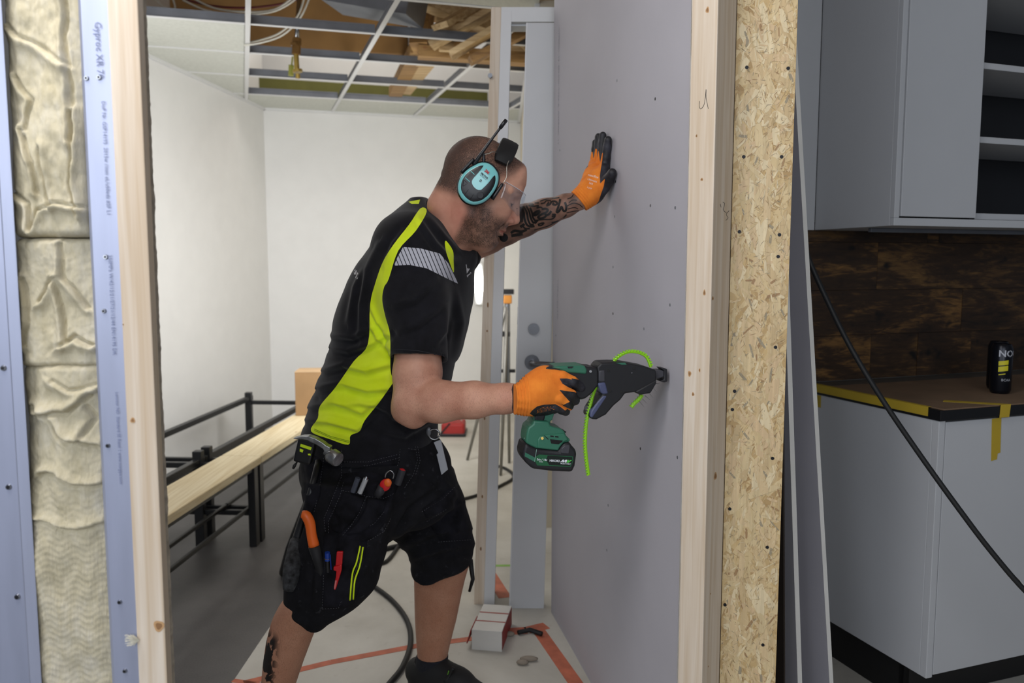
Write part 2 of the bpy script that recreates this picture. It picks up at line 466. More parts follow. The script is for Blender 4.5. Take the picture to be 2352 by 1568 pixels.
# plank splashback (pieces of the kitchen wall)
def plankmat(i, lt, dk):
    t = NT('smoked_plank_%d' % i); co = t.coord((.16, .16, 1), loc=(i*3.1, i, i*.7))
    n = t.noise(co, 70, 6, .7, 1.0); n2 = t.noise(t.coord((.30, .30, 1), loc=(i*2.3, 0, i)), 8, 4, .6, 1.0); n3 = t.noise(t.coord((.7, .7, 1), loc=(i*1.3, 0, i)), 14, 2, .5, .3)
    f = t.math('ADD', t.math('MULTIPLY', n, .40), t.math('MULTIPLY', n2, .62))
    c = t.ramp(f, [(.36, srgb(dk)), (.52, srgb('3a2817')), (.66, srgb(lt))])
    c = t.mix(t.ramp(n3, [(.26, (1, 1, 1)), (.34, (0, 0, 0))]), c, srgb('0f0b08'))
    t.base(c); t.set(Roughness=.6); t.bump(n, .3, .001); return t.m
PK = [plankmat(i, a, b) for i, (a, b) in enumerate([('8a6434', '1a120c'), ('a07840', '20160d'), ('7a5a30', '150f0a'), ('96703c', '1c130b'), ('6e5028', '130d08')])]
rows = [.872, 1.020, 1.168, 1.323, 1.385]
r = random.Random(4)
for i in range(len(rows)-1):
    z0, z1 = rows[i], rows[i+1]; cuts = [-.12] + sorted({round(r.uniform(.1, 1.6), 2) for _ in range(3)}) + [2.2]
    if i == 2: cuts = [-.12, .262, 1.5, 2.2]
    for j in range(len(cuts)-1):
        dpt = .010 + r.random()*.0015
        M().prism([K(cuts[j]+.0006, -.018, z0+.0006), K(cuts[j+1]-.0006, -.018, z0+.0006), K(cuts[j+1]-.0006, dpt, z0+.0006), K(cuts[j]+.0006, dpt, z0+.0006)],
                  (0, 0, z1-z0-.0012)).build('plank', PK[r.randrange(5)], wk)

# ------------------------------------------------------------------ suspended ceiling
cl = thing('ceiling_grid', (-.8, 4.5, CZ), None, None, kind='structure')
G0 = on_z(569, 57, CZ); GA = on_z(867, 80, CZ)-G0; GB = (on_z(566, 217, CZ)-G0)/3
def G(i, j, dz=0): return G0 + GA*i + GB*j + Vector((0, 0, dz))
def clip(poly, p, n):
    out = []
    for i in range(len(poly)):
        a, b = poly[i], poly[(i+1) % len(poly)]; da = (a-p).dot(n); db = (b-p).dot(n)
        if da >= 0: out.append(a)
        if (da >= 0) != (db >= 0): out.append(a+(b-a)*(da/(da-db)))
    return out
wl_d = Vector((WC.x-WL0.x, WC.y-WL0.y, 0)).normalized(); NL = Vector((wl_d.y, -wl_d.x, 0)); PL = Vector((WC.x, WC.y, CZ))
wb_d = Vector((WB.x-WC.x, WB.y-WC.y, 0)).normalized(); NB = Vector((wb_d.y, -wb_d.x, 0))
wr_d = Vector((WR.x-WB.x, WR.y-WB.y, 0)).normalized(); NR = Vector((wr_d.y, -wr_d.x, 0)); PR = Vector((WB.x, WB.y, CZ))
def room_clip(poly, e=.004):
    for p, n in ((PL, NL), (PL, NB), (PR, NR)):
        poly = clip(poly, p+n*e, n)
        if len(poly) < 3: return []
    return poly
def clipseg(a, b):
    d = b-a; t0, t1 = 0, 1
    for p, n in ((PL, NL), (PL, NB), (PR, NR)):
        fa = (a-p).dot(n)-.004; fb = (b-p).dot(n)-.004
        if fa < 0 and fb < 0: return None
        if fa < 0: t0 = max(t0, fa/(fa-fb))
        if fb < 0: t1 = min(t1, fa/(fa-fb))
    return (a+d*t0, a+d*t1) if t1 > t0 else None
def tbar(name, a, b):
    s_ = clipseg(a, b)
    if not s_: return
    a, b = s_
    q = M(); q.bar(a, b, .024, .003); q.bar(a+Vector((0, 0, .021)), b+Vector((0, 0, .021)), .004, .038, mi=1)
    q.bar(a+Vector((0, 0, .041)), b+Vector((0, 0, .041)), .009, .008, mi=1)
    q.build(name, [GRIDW, GRIDM], cl)
for i in range(-1, 4): tbar('main_bar', G(i, -3.2), G(i, 6))
for j in (-3, -2, -1, 0, 1, 2, 3):
    for i in range(-4, 4):
        a, b = G(i+.02, j, .004), G(i+.98, j, .004); tbar('cross_bar', a, b)
def tile(i, j, w=1, h=1):
    poly = room_clip([G(i+.02, j+.02, .006), G(i+w-.02, j+.02, .006), G(i+w-.02, j+h-.02, .006), G(i+.02, j+h-.02, .006)])
    if len(poly) >= 3: M().prism(poly, (0, 0, .015)).build('ceiling_tile', TILE, cl)
for j in range(-1, 5):
    for i in (-4, -3, -2, -1): 
        if j >= 0: tile(i, j)
for i in range(0, 5): tile(i, 3)
for i in range(0, 5): tile(i, 4)
for i in (1, 2, 3): tile(i, -2)
# wall angle trims
for n_, a, b, nn in (('trim_1', WL0, WC, NL), ('trim_2', WC, WB, NB), ('trim_3', WB, WR, NR)):
    A = Vector((a.x, a.y, CZ))+nn*.012; B = Vector((b.x, b.y, CZ))+nn*.012
    struct(M().bar(A, B, .022, .02).build(n_, GRIDW))

# above the grid: brown bulkhead, dark beam, joists
bk = M(); a = P(570, 104, 4.9); b = P(936, 124, 5.1)
bk.prism([Vector((a.x-.6, a.y-.1, a.z)), b, Vector((b.x, b.y+.05, b.z)), Vector((a.x-.6, a.y-.05, a.z))], (0, 0, 3.2-a.z))
tag(bk.build('bulkhead', BROWNB), 'brown fibreboard bulkhead hanging above the open ceiling grid', 'bulkhead')
q = M(); a = P(938, 125, 5.08); q.prism([a, a+Vector((.05, .01, 0)), a+Vector((.05, .2, 0)), a+Vector((0, .2, 0))], (0, 0, 3.2-a.z))
tag(q.build('corner_post', WHITE), 'white vertical strip at the end of the brown bulkhead', 'post')
q = M(); a = P(560, 176, 6.0); b = P(1120, 212, 6.55)
q.prism([a, b, b+Vector((0, .05, 0)), a+Vector((0, .05, 0))], (0, 0, -.13))
tag(q.build('service_beam', OLIVE), 'dark olive beam above the far row of ceiling tiles', 'beam')
tf = thing('timber_framing', (.1, 4.4, 2.6), 'heap of rough timber battens nailed above the open ceiling grid', 'timber framing')
rr = random.Random(11)
def batten(p, q_, D0, D1, wd=.07, ht=.05, m=TIMB): M().bar(P(*p, D0), P(*q_, D1), wd, ht).build('batten', m, tf)
batten((950, -10), (1150, 70), 4.3, 4.6, .09, .08); batten((975, 0), (965, 110), 4.6, 4.5, .1, .1, TIMBD)
batten((960, 120), (1230, 138), 4.5, 4.6, .09, .06, TIMBD); batten((1010, 60), (1100, 10), 4.2, 4.4, .12, .03)
batten((990, 105), (1140, 20), 4.35, 4.3, .1, .03); batten((1035, 128), (1175, 45), 4.2, 4.2, .1, .03)
batten((1080, 140), (1215, 70), 4.25, 4.3, .09, .04, TIMBD); batten((980, 70), (1215, 85), 4.7, 4.7, .12, .04)
batten((970, 30), (1240, 45), 4.8, 4.8, .14, .04, TIMBD); batten((1170, 60), (1215, 100), 4.6, 4.6, .2, .05)
batten((1165, 120), (1220, 125), 4.8, 4.8, .12, .08); batten((960, 110), (908, 212), 4.75, 5.75, .09, .06, TIMBD)
batten((1000, 118), (925, 212), 4.75, 5.75, .11, .03); batten((1020, 5), (1030, 118), 4.5, 4.4, .1, .02)
batten((1065, 0), (1060, 120), 4.5, 4.4, .08, .02, TIMBD)

# duct, hanger rod with valve, cables above the grid
q = M(); q.bar(P(770, -20, 4.2), P(960, 12, 4.1), .25, .16)
tag(q.build('duct', GRIDM), 'dark grey metal duct crossing above the ceiling grid', 'duct')
hp = thing('sprinkler_pipe', P(684, 180, 4.4), 'steel drop pipe with brass fittings hanging through the ceiling grid', 'pipe')
M().tube([P(690, -40, 4.4), P(683, 60, 4.4), P(681, 110, 4.4)], .012, 10).build('pipe', CHROME, hp, smooth=True)
M().cyl(P(682, 88, 4.4), P(680, 125, 4.4), .024, 8).cyl(P(680, 100, 4.4), P(680, 106, 4.4), .032, 6).build('fitting', mat('old_brass', '7a5a30', .4, .6), hp)
M().cyl(P(680, 125, 4.4), P(682, 160, 4.4), .014, 10).cyl(P(683, 160, 4.4), P(684, 166, 4.4), .026, 10).cyl(P(684, 170, 4.4), P(684, 180, 4.4), .012, 10).build('sprinkler_head', mat('brass', '9c8340', .35, .7), hp)
M().cyl(P(669, 150, 4.45), P(668, 174, 4.45), .016, 6).cyl(P(672, 130, 4.45), P(670, 150, 4.45), .005, 6).build('tap', mat('yellow_green_valve', '7f8030', .5), hp)
CW = mat('clear_white_cable', 'c4c2b6', .35)
for i, (pts, m_, lb) in enumerate((
    ([(420, 0), (475, 24), (545, 33), (620, 28), (665, 8), (690, -15)], CW, 'white cable looping highest above the ceiling grid'),
    ([(430, -12), (490, 18), (560, 27), (630, 22), (680, -12)], CW, 'thin white cable beside the highest loop above the grid'),
    ([(350, -10), (380, 18), (402, 20), (396, -6)], CW, 'white cable curling down by the left end of the grid'),
    ([(712, -8), (690, 40), (650, 80), (600, 98), (560, 104)], CW, 'white cable sagging from the pipe towards the left'),
    ([(700, -8), (683, 38), (645, 74), (605, 90), (562, 99)], CW, 'white cable sagging just above the lower sagging one'),
    ([(400, -8), (480, 12), (560, 18), (640, 10), (700, -6)], mat('red_cable', '5d1f22', .5), 'dark red cable hanging above the ceiling grid'))):
    tag(M().tube([P(x, y, 4.2+.04*i) for x, y in pts], .0055, 6, sub=5).build('cable', m_, smooth=True), lb, 'cable')

# ------------------------------------------------------------------ doorway, standing slightly out of plumb
DD = 2.84
dr = thing('door_frame', (-.13, DD, 0), 'white door frame on raw timber jamb standing out of plumb', 'door frame')
LEAN = 40/1370*1.0
def DQ(x, y, dd=0): return P(x, y, DD+dd)
def slat(par, name, x0, x1, y0, y1, d0, d1, m, bev=.001):
    # x given at y=0; every upright leans by LEAN px per px
    f = lambda x, y, d: P(x-LEAN*y, y, d)
    q = M(); vs = [f(x0, y0, d0), f(x1, y0, d0), f(x1, y1, d0), f(x0, y1, d0)]
    s_ = d1/d0; vb = [Vector((v.x, d1, v.z)) for v in vs]
    q.add(vs+vb, [(0, 1, 2, 3), (7, 6, 5, 4), (0, 4, 5, 1), (1, 5, 6, 2), (2, 6, 7, 3), (3, 7, 4, 0)])
    return q.build(name, m, par, bevel=bev)
JW = mat('door_paint_white', 'd6d8da', .45, var=.01)
DRW = mat('door_leaf_grey_white', 'c3c5c8', .4, var=.01)
slat(dr, 'jamb', 1129, 1152, 16, 1402, DD, DD+.10, PINE)
slat(dr, 'jamb_lining', 1152, 1176, 25, 1398, DD, DD+.12, JW)
slat(dr, 'head', 1130, 1282, 16, 50, DD+.001, DD+.11, JW)
slat(dr, 'stop', 1176, 1276, 50, 60, DD+.03, DD+.10, JW)
for y in (175, 430, 582): 
    c = P(1131-LEAN*y, y, DD-.004); M().cyl(c, c+Vector((0, -.012, 0)), .008, 10).build('fixing_bolt', GRIDM, dr)
# long rough knots on the jamb
for y, h in ((700, 12), (960, 9), (1140, 8), (760, 5), (1260, 9)):
    c = P(1141-LEAN*y, y, DD-.0005); M().ball(c, (.0030, .0006, .0008*h)).build('knot', mat('knot_brown', '8d6844', .7), dr, smooth=True)
do = thing('door_leaf', (.07, DD, 0), 'pale grey door leaf with lock and lever handle behind the worker', 'door')
slat(do, 'door_panel', 1213, 1290, 52, 1434, DD-.035, DD+.005, DRW)
slat(do, 'edge_strip', 1210, 1213, 52, 1434, DD-.033, DD+.003, JW, 0)
for y0, y1 in ((705, 745), (778, 850), (798, 812)):
    slat(do, 'lock_plate', 1209.6, 1211.2, y0, y1, DD-.03, DD-.005, CHROME, 0)
c = P(1226, 755, DD-.037)
M().cyl(c, c+Vector((0, -.010, 0)), .020, 28).cyl(c+Vector((0, -.01, 0)), c+Vector((0, -.014, 0)), .011, 20).box(c+Vector((0, -.0145, 0)), (.002, .002, .009)).build('thumb_lock', SATIN, do, smooth='auto')
c = P(1222, 831, DD-.037)
hd = M().cyl(c, c+Vector((0, -.010, 0)), .026, 28); 
hd.tube([c, c+Vector((0, -.045, 0)), c+Vector((.012, -.055, 0)), c+Vector((.12, -.056, -.004))], [.009, .010, .010, .009], 12)
hd.build('lever_handle', SATIN, do, smooth='auto')

# ------------------------------------------------------------------ gypsum sheet being screwed on
S0 = Vector((.360, 1.65, 0)); S1 = Vector((.142, 2.77, 0)); SD = (S1-S0).normalized(); SN = Vector((-SD.y, SD.x, 0)); 
if SN.x > 0: SN = -SN
gb = thing('gypsum_board', (S0+S1)/2, 'grey gypsum board wall panel the worker is leaning on', 'gypsum board')
rgd = random.Random(3)
q = M(); n = 90; vs = []
for i in range(n+1):
    z = 2.7*i/n; e = rgd.uniform(-.0012, .0012); vs.append((S0+SD*(.001+e)+Vector((0, 0, z))))
A = [v for v in vs]; Bk = [v-SN*.0125 for v in vs]
q.add([S0+SD*.0015, S1, S1+Vector((0, 0, 2.7)), S0+SD*.0015+Vector((0, 0, 2.7))], [(0, 1, 2, 3)])
q.add([S0+SD*.0015-SN*.0125, S1-SN*.0125, S1-SN*.0125+Vector((0, 0, 2.7)), S0+SD*.0015-SN*.0125+Vector((0, 0, 2.7))], [(0, 3, 2, 1)])
q.add([S1, S1-SN*.0125, S1-SN*.0125+Vector((0, 0, 2.7)), S1+Vector((0, 0, 2.7))], [(0, 1, 2, 3)])
q.build('panel', GYPS, gb, recalc=False)
q = M(); nn = len(A); q.add([a_ for a_ in A]+[b_ for b_ in Bk], [(i, i+1, nn+i+1, nn+i) for i in range(nn-1)])
q.add([S0+SD*.006+SN*.0003, S0+SD*.006+SN*.0003+Vector((0, 0, 2.7))]+[a_+SN*.0003 for a_ in A], [(0, 2, 2+n//2, 2+n, 1)] if 0 else [(2+i, 3+i, 1 if i > n//2 else 0) for i in range(n)])
q.build('cut_edge', GYPS_EDGE, gb, recalc=False)
for (x, y) in [(1417, 185), (1505, 227), (1494, 472), (1551, 477), (1412, 497), (1414, 417), (1408, 613), (1408, 720), (1479, 755), (1471, 1030), (1397, 1160), (1394, 1263), (1277, 770), (1286, 345), (1400, 880), (1539, 700), (1556, 1050)]:
    c = on_plane(x, y, S0, SN)
    M().cyl(c+SN*.0001, c+SN*.0005, .0036, 10).build('screw_head', SCREWM if y in (227, 417, 720, 1030) else GRIDM, gb)
tx = mat('faint_print', '9a9aa4', .8)
o_ = on_plane(1284, 62, S0, SN); o2 = on_plane(1280, 600, S0, SN)
ln = (o_-o2).length
text('GYPROC  13  EN 520  TYPE A  GYPROC  13', .020, o_, (0, 0, -1), (-SD.x, -SD.y, 0), tx, gb, 'print')
text('TYPE A  EN 520', .020, on_plane(1281, 640, S0, SN), (0, 0, -1), (-SD.x, -SD.y, 0), tx, gb, 'print')

# ------------------------------------------------------------------ timber stud at the sheet's near edge
L_ = Vector((.3560, 1.632, 0)); C_ = Vector((.3968, 1.588, 0)); R_ = Vector((.4530, 1.662, 0))
post = thing('timber_stud', C_, 'planed pale timber stud at the near edge of the gypsum board', 'timber stud')
bl = L_+(R_-C_)
M().prism([L_, C_, R_, bl], (0, 0, 2.7)).build('stud', PINE, post, bevel=.002)
def stroke(par, pts, planept, nrm, wd=.0006, m=PENCIL, name='pencil_mark'):
    M().tube([on_plane(x, y, planept, nrm)+Vector(nrm).normalized()*.0002 for x, y in pts], wd, 4, sub=3).build(name, m, par)
nA = (C_-L_).cross(Vector((0, 0, 1))).normalized(); 
if nA.y > 0: nA = -nA
nB = (R_-C_).cross(Vector((0, 0, 1))).normalized()
if nB.y > 0: nB = -nB
stroke(post, [(1607, 232), (1606, 244), (1610, 250), (1618, 238), (1622, 205), (1622, 225), (1627, 250)], C_, nA)
stroke(post, [(1654, 468), (1656, 476)], C_, nB); stroke(post, [(1660, 464), (1664, 468), (1661, 482), (1668, 488)], C_, nB)
stroke(post, [(1674, 484), (1668, 492), (1672, 500), (1667, 506)], C_, nB)
KN = mat('knot_brown', '8d6844', .7)
def knot(par, x, y, pt, nn_, rx, rz, m=KN):
    c = on_plane(x, y, pt, nn_); X = Vector((0, 0, 1)).cross(nn_).normalized()
    for k, (s_, mm) in enumerate(((1.0, mat('knot_halo', 'bb9468', .7)), (.6, m))):
        q = M(); n_ = 18; vs = [c+nn_*(.0003+.0002*k)+(X*math.cos(t)*rx+Vector((0, 0, 1))*math.sin(t)*rz)*s_*(1+.12*math.sin(3*t+x)) for t in [2*math.pi*i/n_ for i in range(n_)]]
        q.add(vs, [tuple(range(n_))]); q.build('knot', mm, par)
for x, y, rx, rz, pl in ((1643, 1093, .0075, .008, nB), (1625, 23, .004, .006, nA), (1637, 685, .004, .004, nB), (1584, 858, .004, .006, nA), (1592, 905, .003, .004, nA), (1618, 672, .003, .006, nA), (1612, 412, .003, .003, nA), (1600, 312, .002, .003, nA), (1632, 1363, .002, .002, nB), (1627, 1530, .002, .002, nB), (1607, 850, .002, .004, nA)):
    knot(post, x, y, C_, pl, rx, rz)

# ------------------------------------------------------------------ OSB strip
ob0 = Vector((.4545, 1.664, 0)); ob1 = Vector((.5720, 1.650, 0)); nO = (ob1-ob0).cross(Vector((0, 0, 1))).normalized()
if nO.y > 0: nO = -nO
def osbmat():
    t = NT('osb_base'); c = None
    for i, (ang, sc) in enumerate(((.2, 30), (1.1, 26), (-.7, 34))):
        co = t.coord((1, 1, .28), rot=(0, 0, 0), loc=(i*.37, 0, i*.21)); 
        mp = t.new('ShaderNodeMapping'); tc = t.new('ShaderNodeTexCoord'); t.link(tc.outputs['Object'], mp.inputs[0])
        mp.inputs['Rotation'].default_value = (0, ang, 0)
        m2 = t.new('ShaderNodeMapping'); t.link(mp.outputs[0], m2.inputs[0]); m2.inputs['Scale'].default_value = (1, 1, .25)
        v = t.new('ShaderNodeTexVoronoi'); t.link(m2.outputs[0], v.inputs['Vector']); v.inputs['Scale'].default_value = sc*3
        s_ = t.new('ShaderNodeSeparateColor'); t.link(v.outputs['Color'], s_.inputs[0])
        ci = t.ramp(s_.outputs[0], [(0, srgb('a8895c')), (.3, srgb('c6aa78')), (.7, srgb('d6c094')), (1, srgb('b89a68'))])
        c = ci if c is None else t.mix(t.math('GREATER_THAN', s_.outputs[1], .5), c, ci)
    t.base(c); t.set(Roughness=.6); return t.m
OSBM = osbmat()
osb = thing('osb_panel', (ob0+ob1)/2, 'strip of oriented strand board with screw holes beside the timber stud', 'chipboard panel')
M().prism([ob0, ob1, ob1-nO*.012, ob0-nO*.012], (0, 0, 2.7)).build('board', OSBM, osb, bevel=.0006)
flk = [mat('flake_%d' % i, c, .55, var=.06, vscale=160, stretch=(1, 1, .06)) for i, c in enumerate(('cfb98e', 'c8b184', 'd8c6a0', 'b39a6e', 'cbb088', '968a72', '9c7c56', 'cfb68c', 'c4ab80'))]
q = M(); rf = random.Random(21); od = (ob1-ob0).normalized(); OW = (ob1-ob0).length
for k in range(1500):
    u = rf.uniform(.0, OW); z = rf.uniform(.2, 2.0); big = rf.random()
    big = big+.35*(k < 260); Lh = rf.uniform(.006, .017) if big < .72 else rf.uniform(.018, .042); Wh = rf.uniform(.0010, .0034) if big < .72 else rf.uniform(.004, .010)
    t_ = rf.gauss(0, .6)+math.pi/2; pts = []
    jag = [(-1, -.6), (-.75, -1), (.6, -.9), (1, -.4), (.85, .8), (.2, 1), (-.8, .8)]
    for a_, b_ in jag:
        a_ *= Lh*rf.uniform(.85, 1.1); b_ *= Wh*rf.uniform(.7, 1.2)
        uu = u+a_*math.cos(t_)-b_*math.sin(t_); zz = z+a_*math.sin(t_)+b_*math.cos(t_); pts.append((uu, zz))
    if min(p[0] for p in pts) < .001 or max(p[0] for p in pts) > OW-.001: continue
    q.add([ob0+od*p[0]+Vector((0, 0, p[1]))+nO*(.0001+.0000006*k) for p in pts], [tuple(range(7))], (rf.choice([0, 0, 1, 2, 2, 4, 7, 7, 8, 8]) if big > .72 else rf.choice([0, 0, 1, 1, 2, 2, 3, 4, 5, 6, 7, 7, 8, 8])))
for k in range(3600):
    u = rf.uniform(.002, OW-.002); z = rf.uniform(.25, 1.95); Lh = rf.uniform(.002, .008); Wh = rf.uniform(.00025, .0007); t_ = rf.gauss(0, .8)+math.pi/2
    c_, s_ = math.cos(t_), math.sin(t_); pts = [(u+a_*Lh*c_-b_*Wh*s_, z+a_*Lh*s_+b_*Wh*c_) for a_, b_ in ((-1, -.3), (.2, -1), (1, .2), (-.3, 1))]
    if min(p[0] for p in pts) < .001 or max(p[0] for p in pts) > OW-.001: continue
    q.add([ob0+od*p[0]+Vector((0, 0, p[1]))+nO*.00105 for p in pts], [(0, 1, 2, 3)], rf.choice([2, 2, 3, 5, 6, 0, 1]))
fo = q.build('flakes', flk, osb, recalc=False); fo['kind'] = 'stuff'
for (x, y) in [(1715, 155), (1810, 157), (1708, 360), (1795, 360), (1698, 532), (1790, 539), (1787, 589), (1781, 797), (1687, 898), (1682, 940), (1774, 1052), (1676, 1168), (1762, 1256), (1665, 1388), (1752, 1480)]:
    c = on_plane(x, y, ob0, nO); M().cyl(c+nO*.0008, c+nO*.0016, .0036, 10).build('screw_head', SCREWM, osb)

# ------------------------------------------------------------------ boards leaning behind the OSB
def lean(name, top, bot, D, Db, back, m, me_, label, thick=.0125, cat='plasterboard'):
    a = P(*top, D); b = P(*bot, Db); d = (b-a).normalized(); b2 = a+d*((a.z-.0)/-d.z); a2 = a-d*.45
    bk_ = Vector(back).normalized(); t = d.cross(bk_).normalized()*thick
    if t.x < 0: t = -t
    rt = thing(name, b2, label, cat, 'boards leaning behind the strand board')
    w_ = bk_*.42
    M().add([a2, b2, b2+w_, a2+w_, a2+t, b2+t, b2+w_+t, a2+w_+t], [(0, 1, 2, 3), (7, 6, 5, 4), (0, 3, 7, 4), (1, 5, 6, 2), (3, 2, 6, 7)]).build('panel', m, rt)
    e = bk_*-.0004
    M().add([a2+e, b2+e, b2+t+e, a2+t+e], [(0, 1, 2, 3)]).build('cut_edge', me_, rt)
lean('leaning_gypsum_board', (1840, 440), (1905, 1568), 1.92, 1.92, (-.22, .55, 0), GYPS, GYPS_EDGE, 'grey gypsum board leaning outermost, nearest the kitchen cabinets')
lean('leaning_gypsum_board', (1806, 780), (1832, 1568), 1.84, 1.84, (-.16, .55, 0), GYPS, GYPS_EDGE, 'gypsum board leaning between the strand board and the outer leaning board')
lean('leaning_dark_sheet', (1797, 780), (1800, 1568), 1.80, 1.80, (-.16, .55, 0), mat('dark_brown_board', '2c221b', .8), mat('dark_brown_board', '2c221b', .8), 'dark brown sheet leaning right behind the strand board strip', .004, 'hardboard')  # thin dark brown sheet making the dark strip beside the strand board

# ------------------------------------------------------------------ kitchen
ZU = 1.359
uc = thing('wall_cabinet', K(.2, .1, ZU), 'white wall cabinet with one closed door above the wood splashback', 'cabinet')
def kbox(par, name, a0, a1, b0, b1, z0, z1, m, bev=.0015, **kw):
    return M().prism([K(a0, b0, z0), K(a1, b0, z0), K(a1, b1, z0), K(a0, b1, z0)], (0, 0, z1-z0)).build(name, m, par, bevel=bev, **kw)
kbox(uc, 'side_panel', 0, .018, .016, .322, ZU, 2.25, CABW)
kbox(uc, 'bottom_panel', .018, 1.2, .016, .322, ZU, ZU+.022, CABW)
kbox(uc, 'back_panel', .018, 1.2, .016, .024, ZU+.022, 2.25, CABD)
kbox(uc, 'door', .021, .298, .322, .341, ZU+.026, 2.25, CABW)
kbox(uc, 'front_rail', .0, 1.2, .322, .338, ZU, ZU+.022, CABW)
kbox(uc, 'front_stile', .0, .018, .322, .338, ZU+.022, 2.25, CABW)
os_ = thing('open_shelf_unit', K(.5, .1, ZU), 'open wall shelf with dark interior at the right edge', 'shelf')
kbox(os_, 'side_panel', .304, .320, .03, .318, ZU+.024, 2.25, CABD)
kbox(os_, 'back_panel', .325, 1.2, .03, .04, ZU+.024, 2.25, CABD)
for z in (ZU+.024, ZU+.245, ZU+.455, ZU+.665): kbox(os_, 'shelf', .322, 1.2, .045, .318, z, z+.018, CABW)
fp = thing('filler_panel', K(-.05, .05, ZU), 'narrow light grey filler panel left of the wall cabinet', 'panel')
kbox(fp, 'panel', -.40, -.002, .0, .018, ZU, 2.55, CABW)
tag(kbox(None, 'light_profile', .04, .75, .20, .212, ZU-.013, ZU-.0005, GRIDM), 'thin grey lighting profile under the wall cabinet', 'light profile')
# base cabinet and worktop
bc = thing('base_cabinet', K(.2, .3, 0), 'white base cabinet under the black edged worktop corner', 'cabinet')
kbox(bc, 'side_panel', 0, .02, .03, .50, .13, .84, CABW)
kbox(bc, 'end_post', .0, .022, .50, .522, .13, .84, CABW)
kbox(bc, 'door', .026, .62, .50, .52, .135, .835, CABW)
kbox(bc, 'door', .625, 1.2, .50, .52, .135, .835, CABW)
kbox(bc, 'plinth', .03, 1.2, .40, .42, 0, .13, mat('black_plinth', '101012', .5))
kbox(bc, 'plinth', .03, .05, .03, .42, 0, .13, mat('black_plinth', '101012', .5))
wt = thing('worktop', K(.3, .3, .84), 'worktop with black edge and brown protective board on top', 'worktop')
kbox(wt, 'slab', -.005, 1.3, .0, .53, .841, .869, BLACKP)
kbox(wt, 'protective_board', .01, 1.3, .10, .526, .869, .8725, HARDB, 0)
kbox(wt, 'back_strip', -.0, 1.3, .015, .0995, .869, .8705, mat('grey_worktop_surface', '55534f', .4), 0)
tapes = [('yellow_tape', [K(-.0055, .06, .871), K(-.0055, .485, .871), K(-.0055, .485, .849), K(-.0055, .06, .849)], KU*-1, 'yellow tape along the left edge of the worktop')]
q = M(); q.prism([K(-.0054, .04, .8725), K(-.0054, .490, .8725), K(-.0054, .490, .848), K(-.0054, .04, .848)], KU*-.0006)
q.prism([K(-.0054, .04, .8728), K(-.0054, .490, .8728), K(.006, .490, .8728), K(.006, .04, .8728)], (0, 0, .0006))
tag(q.build('masking_tape', TAPEY), 'long yellow tape along the left edge of the worktop', 'tape')
q = M(); q.prism([K(.205, .5305, .873), K(.242, .5305, .873), K(.238, .5305, .838), K(.203, .5305, .838)], KV*.0006)
q.prism([K(.10, .44, .8728), K(.125, .42, .8728), K(.242, .531, .8728), K(.203, .531, .8728)], (0, 0, .0006))
tag(q.build('masking_tape', TAPEY), 'yellow tape strip folded over the front edge of the worktop', 'tape')
q = M(); q.prism([K(.188, .5205, .834), K(.222, .5205, .836), K(.226, .5205, .738), K(.216, .5205, .736), K(.215, .5205, .720), K(.194, .5205, .717)], KV*.0006)
tag(q.build('masking_tape', TAPEY), 'yellow tape hanging down the front of the base cabinet', 'tape')
q = M(); q.prism([K(-.0006, .05, .838), K(-.0006, .075, .838), K(-.0006, .075, .80), K(-.0006, .05, .80)], KU*-.0006)
tag(q.build('masking_tape', TAPEY), 'short yellow tape end by the leaning boards under the worktop', 'tape')
CANM = mat('can_dark', '15171f', .3, .5); 
def can(px, D, label, front=True):
    c = on_plane(px, 905, Vector((0, D, 0)), (0, 1, 0)); c.z = .8727
    t = thing('drink_can', c, label, 'can', 'drink cans on the worktop')
    H = .146; R_c = .0285; n_ = 32; prof = [(0, .022), (.004, .026), (.012, R_c), (H-.014, R_c), (H-.006, .0255), (H-.001, .024), (H, .023)]
    q = M(); vs = []; 
    for z, r_ in prof: vs += [c+Vector((r_*math.cos(2*math.pi*i/n_), r_*math.sin(2*math.pi*i/n_), z)) for i in range(n_)]
    fs = [(k*n_+i, k*n_+(i+1) % n_, (k+1)*n_+(i+1) % n_, (k+1)*n_+i) for k in range(len(prof)-1) for i in range(n_)]
    q.add(vs, fs+[tuple(range(n_))[::-1]]); q.build('body', CANM, t, smooth='auto')
    M().cyl(c+Vector((0, 0, H-.003)), c+Vector((0, 0, H-.002)), .0225, 24).box(c+Vector((0, -.006, H-.001)), (.010, .016, .0015)).build('lid', CHROME, t)
    to = math.atan2(-c.y, -c.x)
    def bend(a0):
        return lambda x, y: c+Vector(((R_c+.0004)*math.cos(to+a0+x/R_c), (R_c+.0004)*math.sin(to+a0+x/R_c), y))
    if front:
        text('NOCCO', .026, (0, 0, 0), (1, 0, 0), (0, 0, 1), mat('can_print_white', 'b9bcc4', .5), t, 'lettering', bend=lambda x, y: bend(-.30)(x, y+.119), bold=.0006)
        q = M(); n2 = 10
        for z0, dz in ((.084, .013), (.066, .015)):
            vs = [bend(-.25+.9*i/n2)(0, z0+.004*i/n2+k*dz) for i in range(n2+1) for k in (0, 1)]
            q.add(vs, [(2*i, 2*i+2, 2*i+3, 2*i+1) for i in range(n2)])
        q.add([bend(-.2+.6*i/n2)(0, .056+.003*i/n2+k*.003) for i in range(n2+1) for k in (0, 1)], [(2*i, 2*i+2, 2*i+3, 2*i+1) for i in range(n2)])
        q.build('yellow_band', mat('can_yellow', 'd2c81e', .5), t, recalc=False)
        text('BCAA', .010, (0, 0, 0), (1, 0, 0), (0, 0, 1), mat('can_print_white', 'b9bcc4', .5), t, 'lettering', bend=lambda x, y: bend(.05)(x, y+.042))
    return t
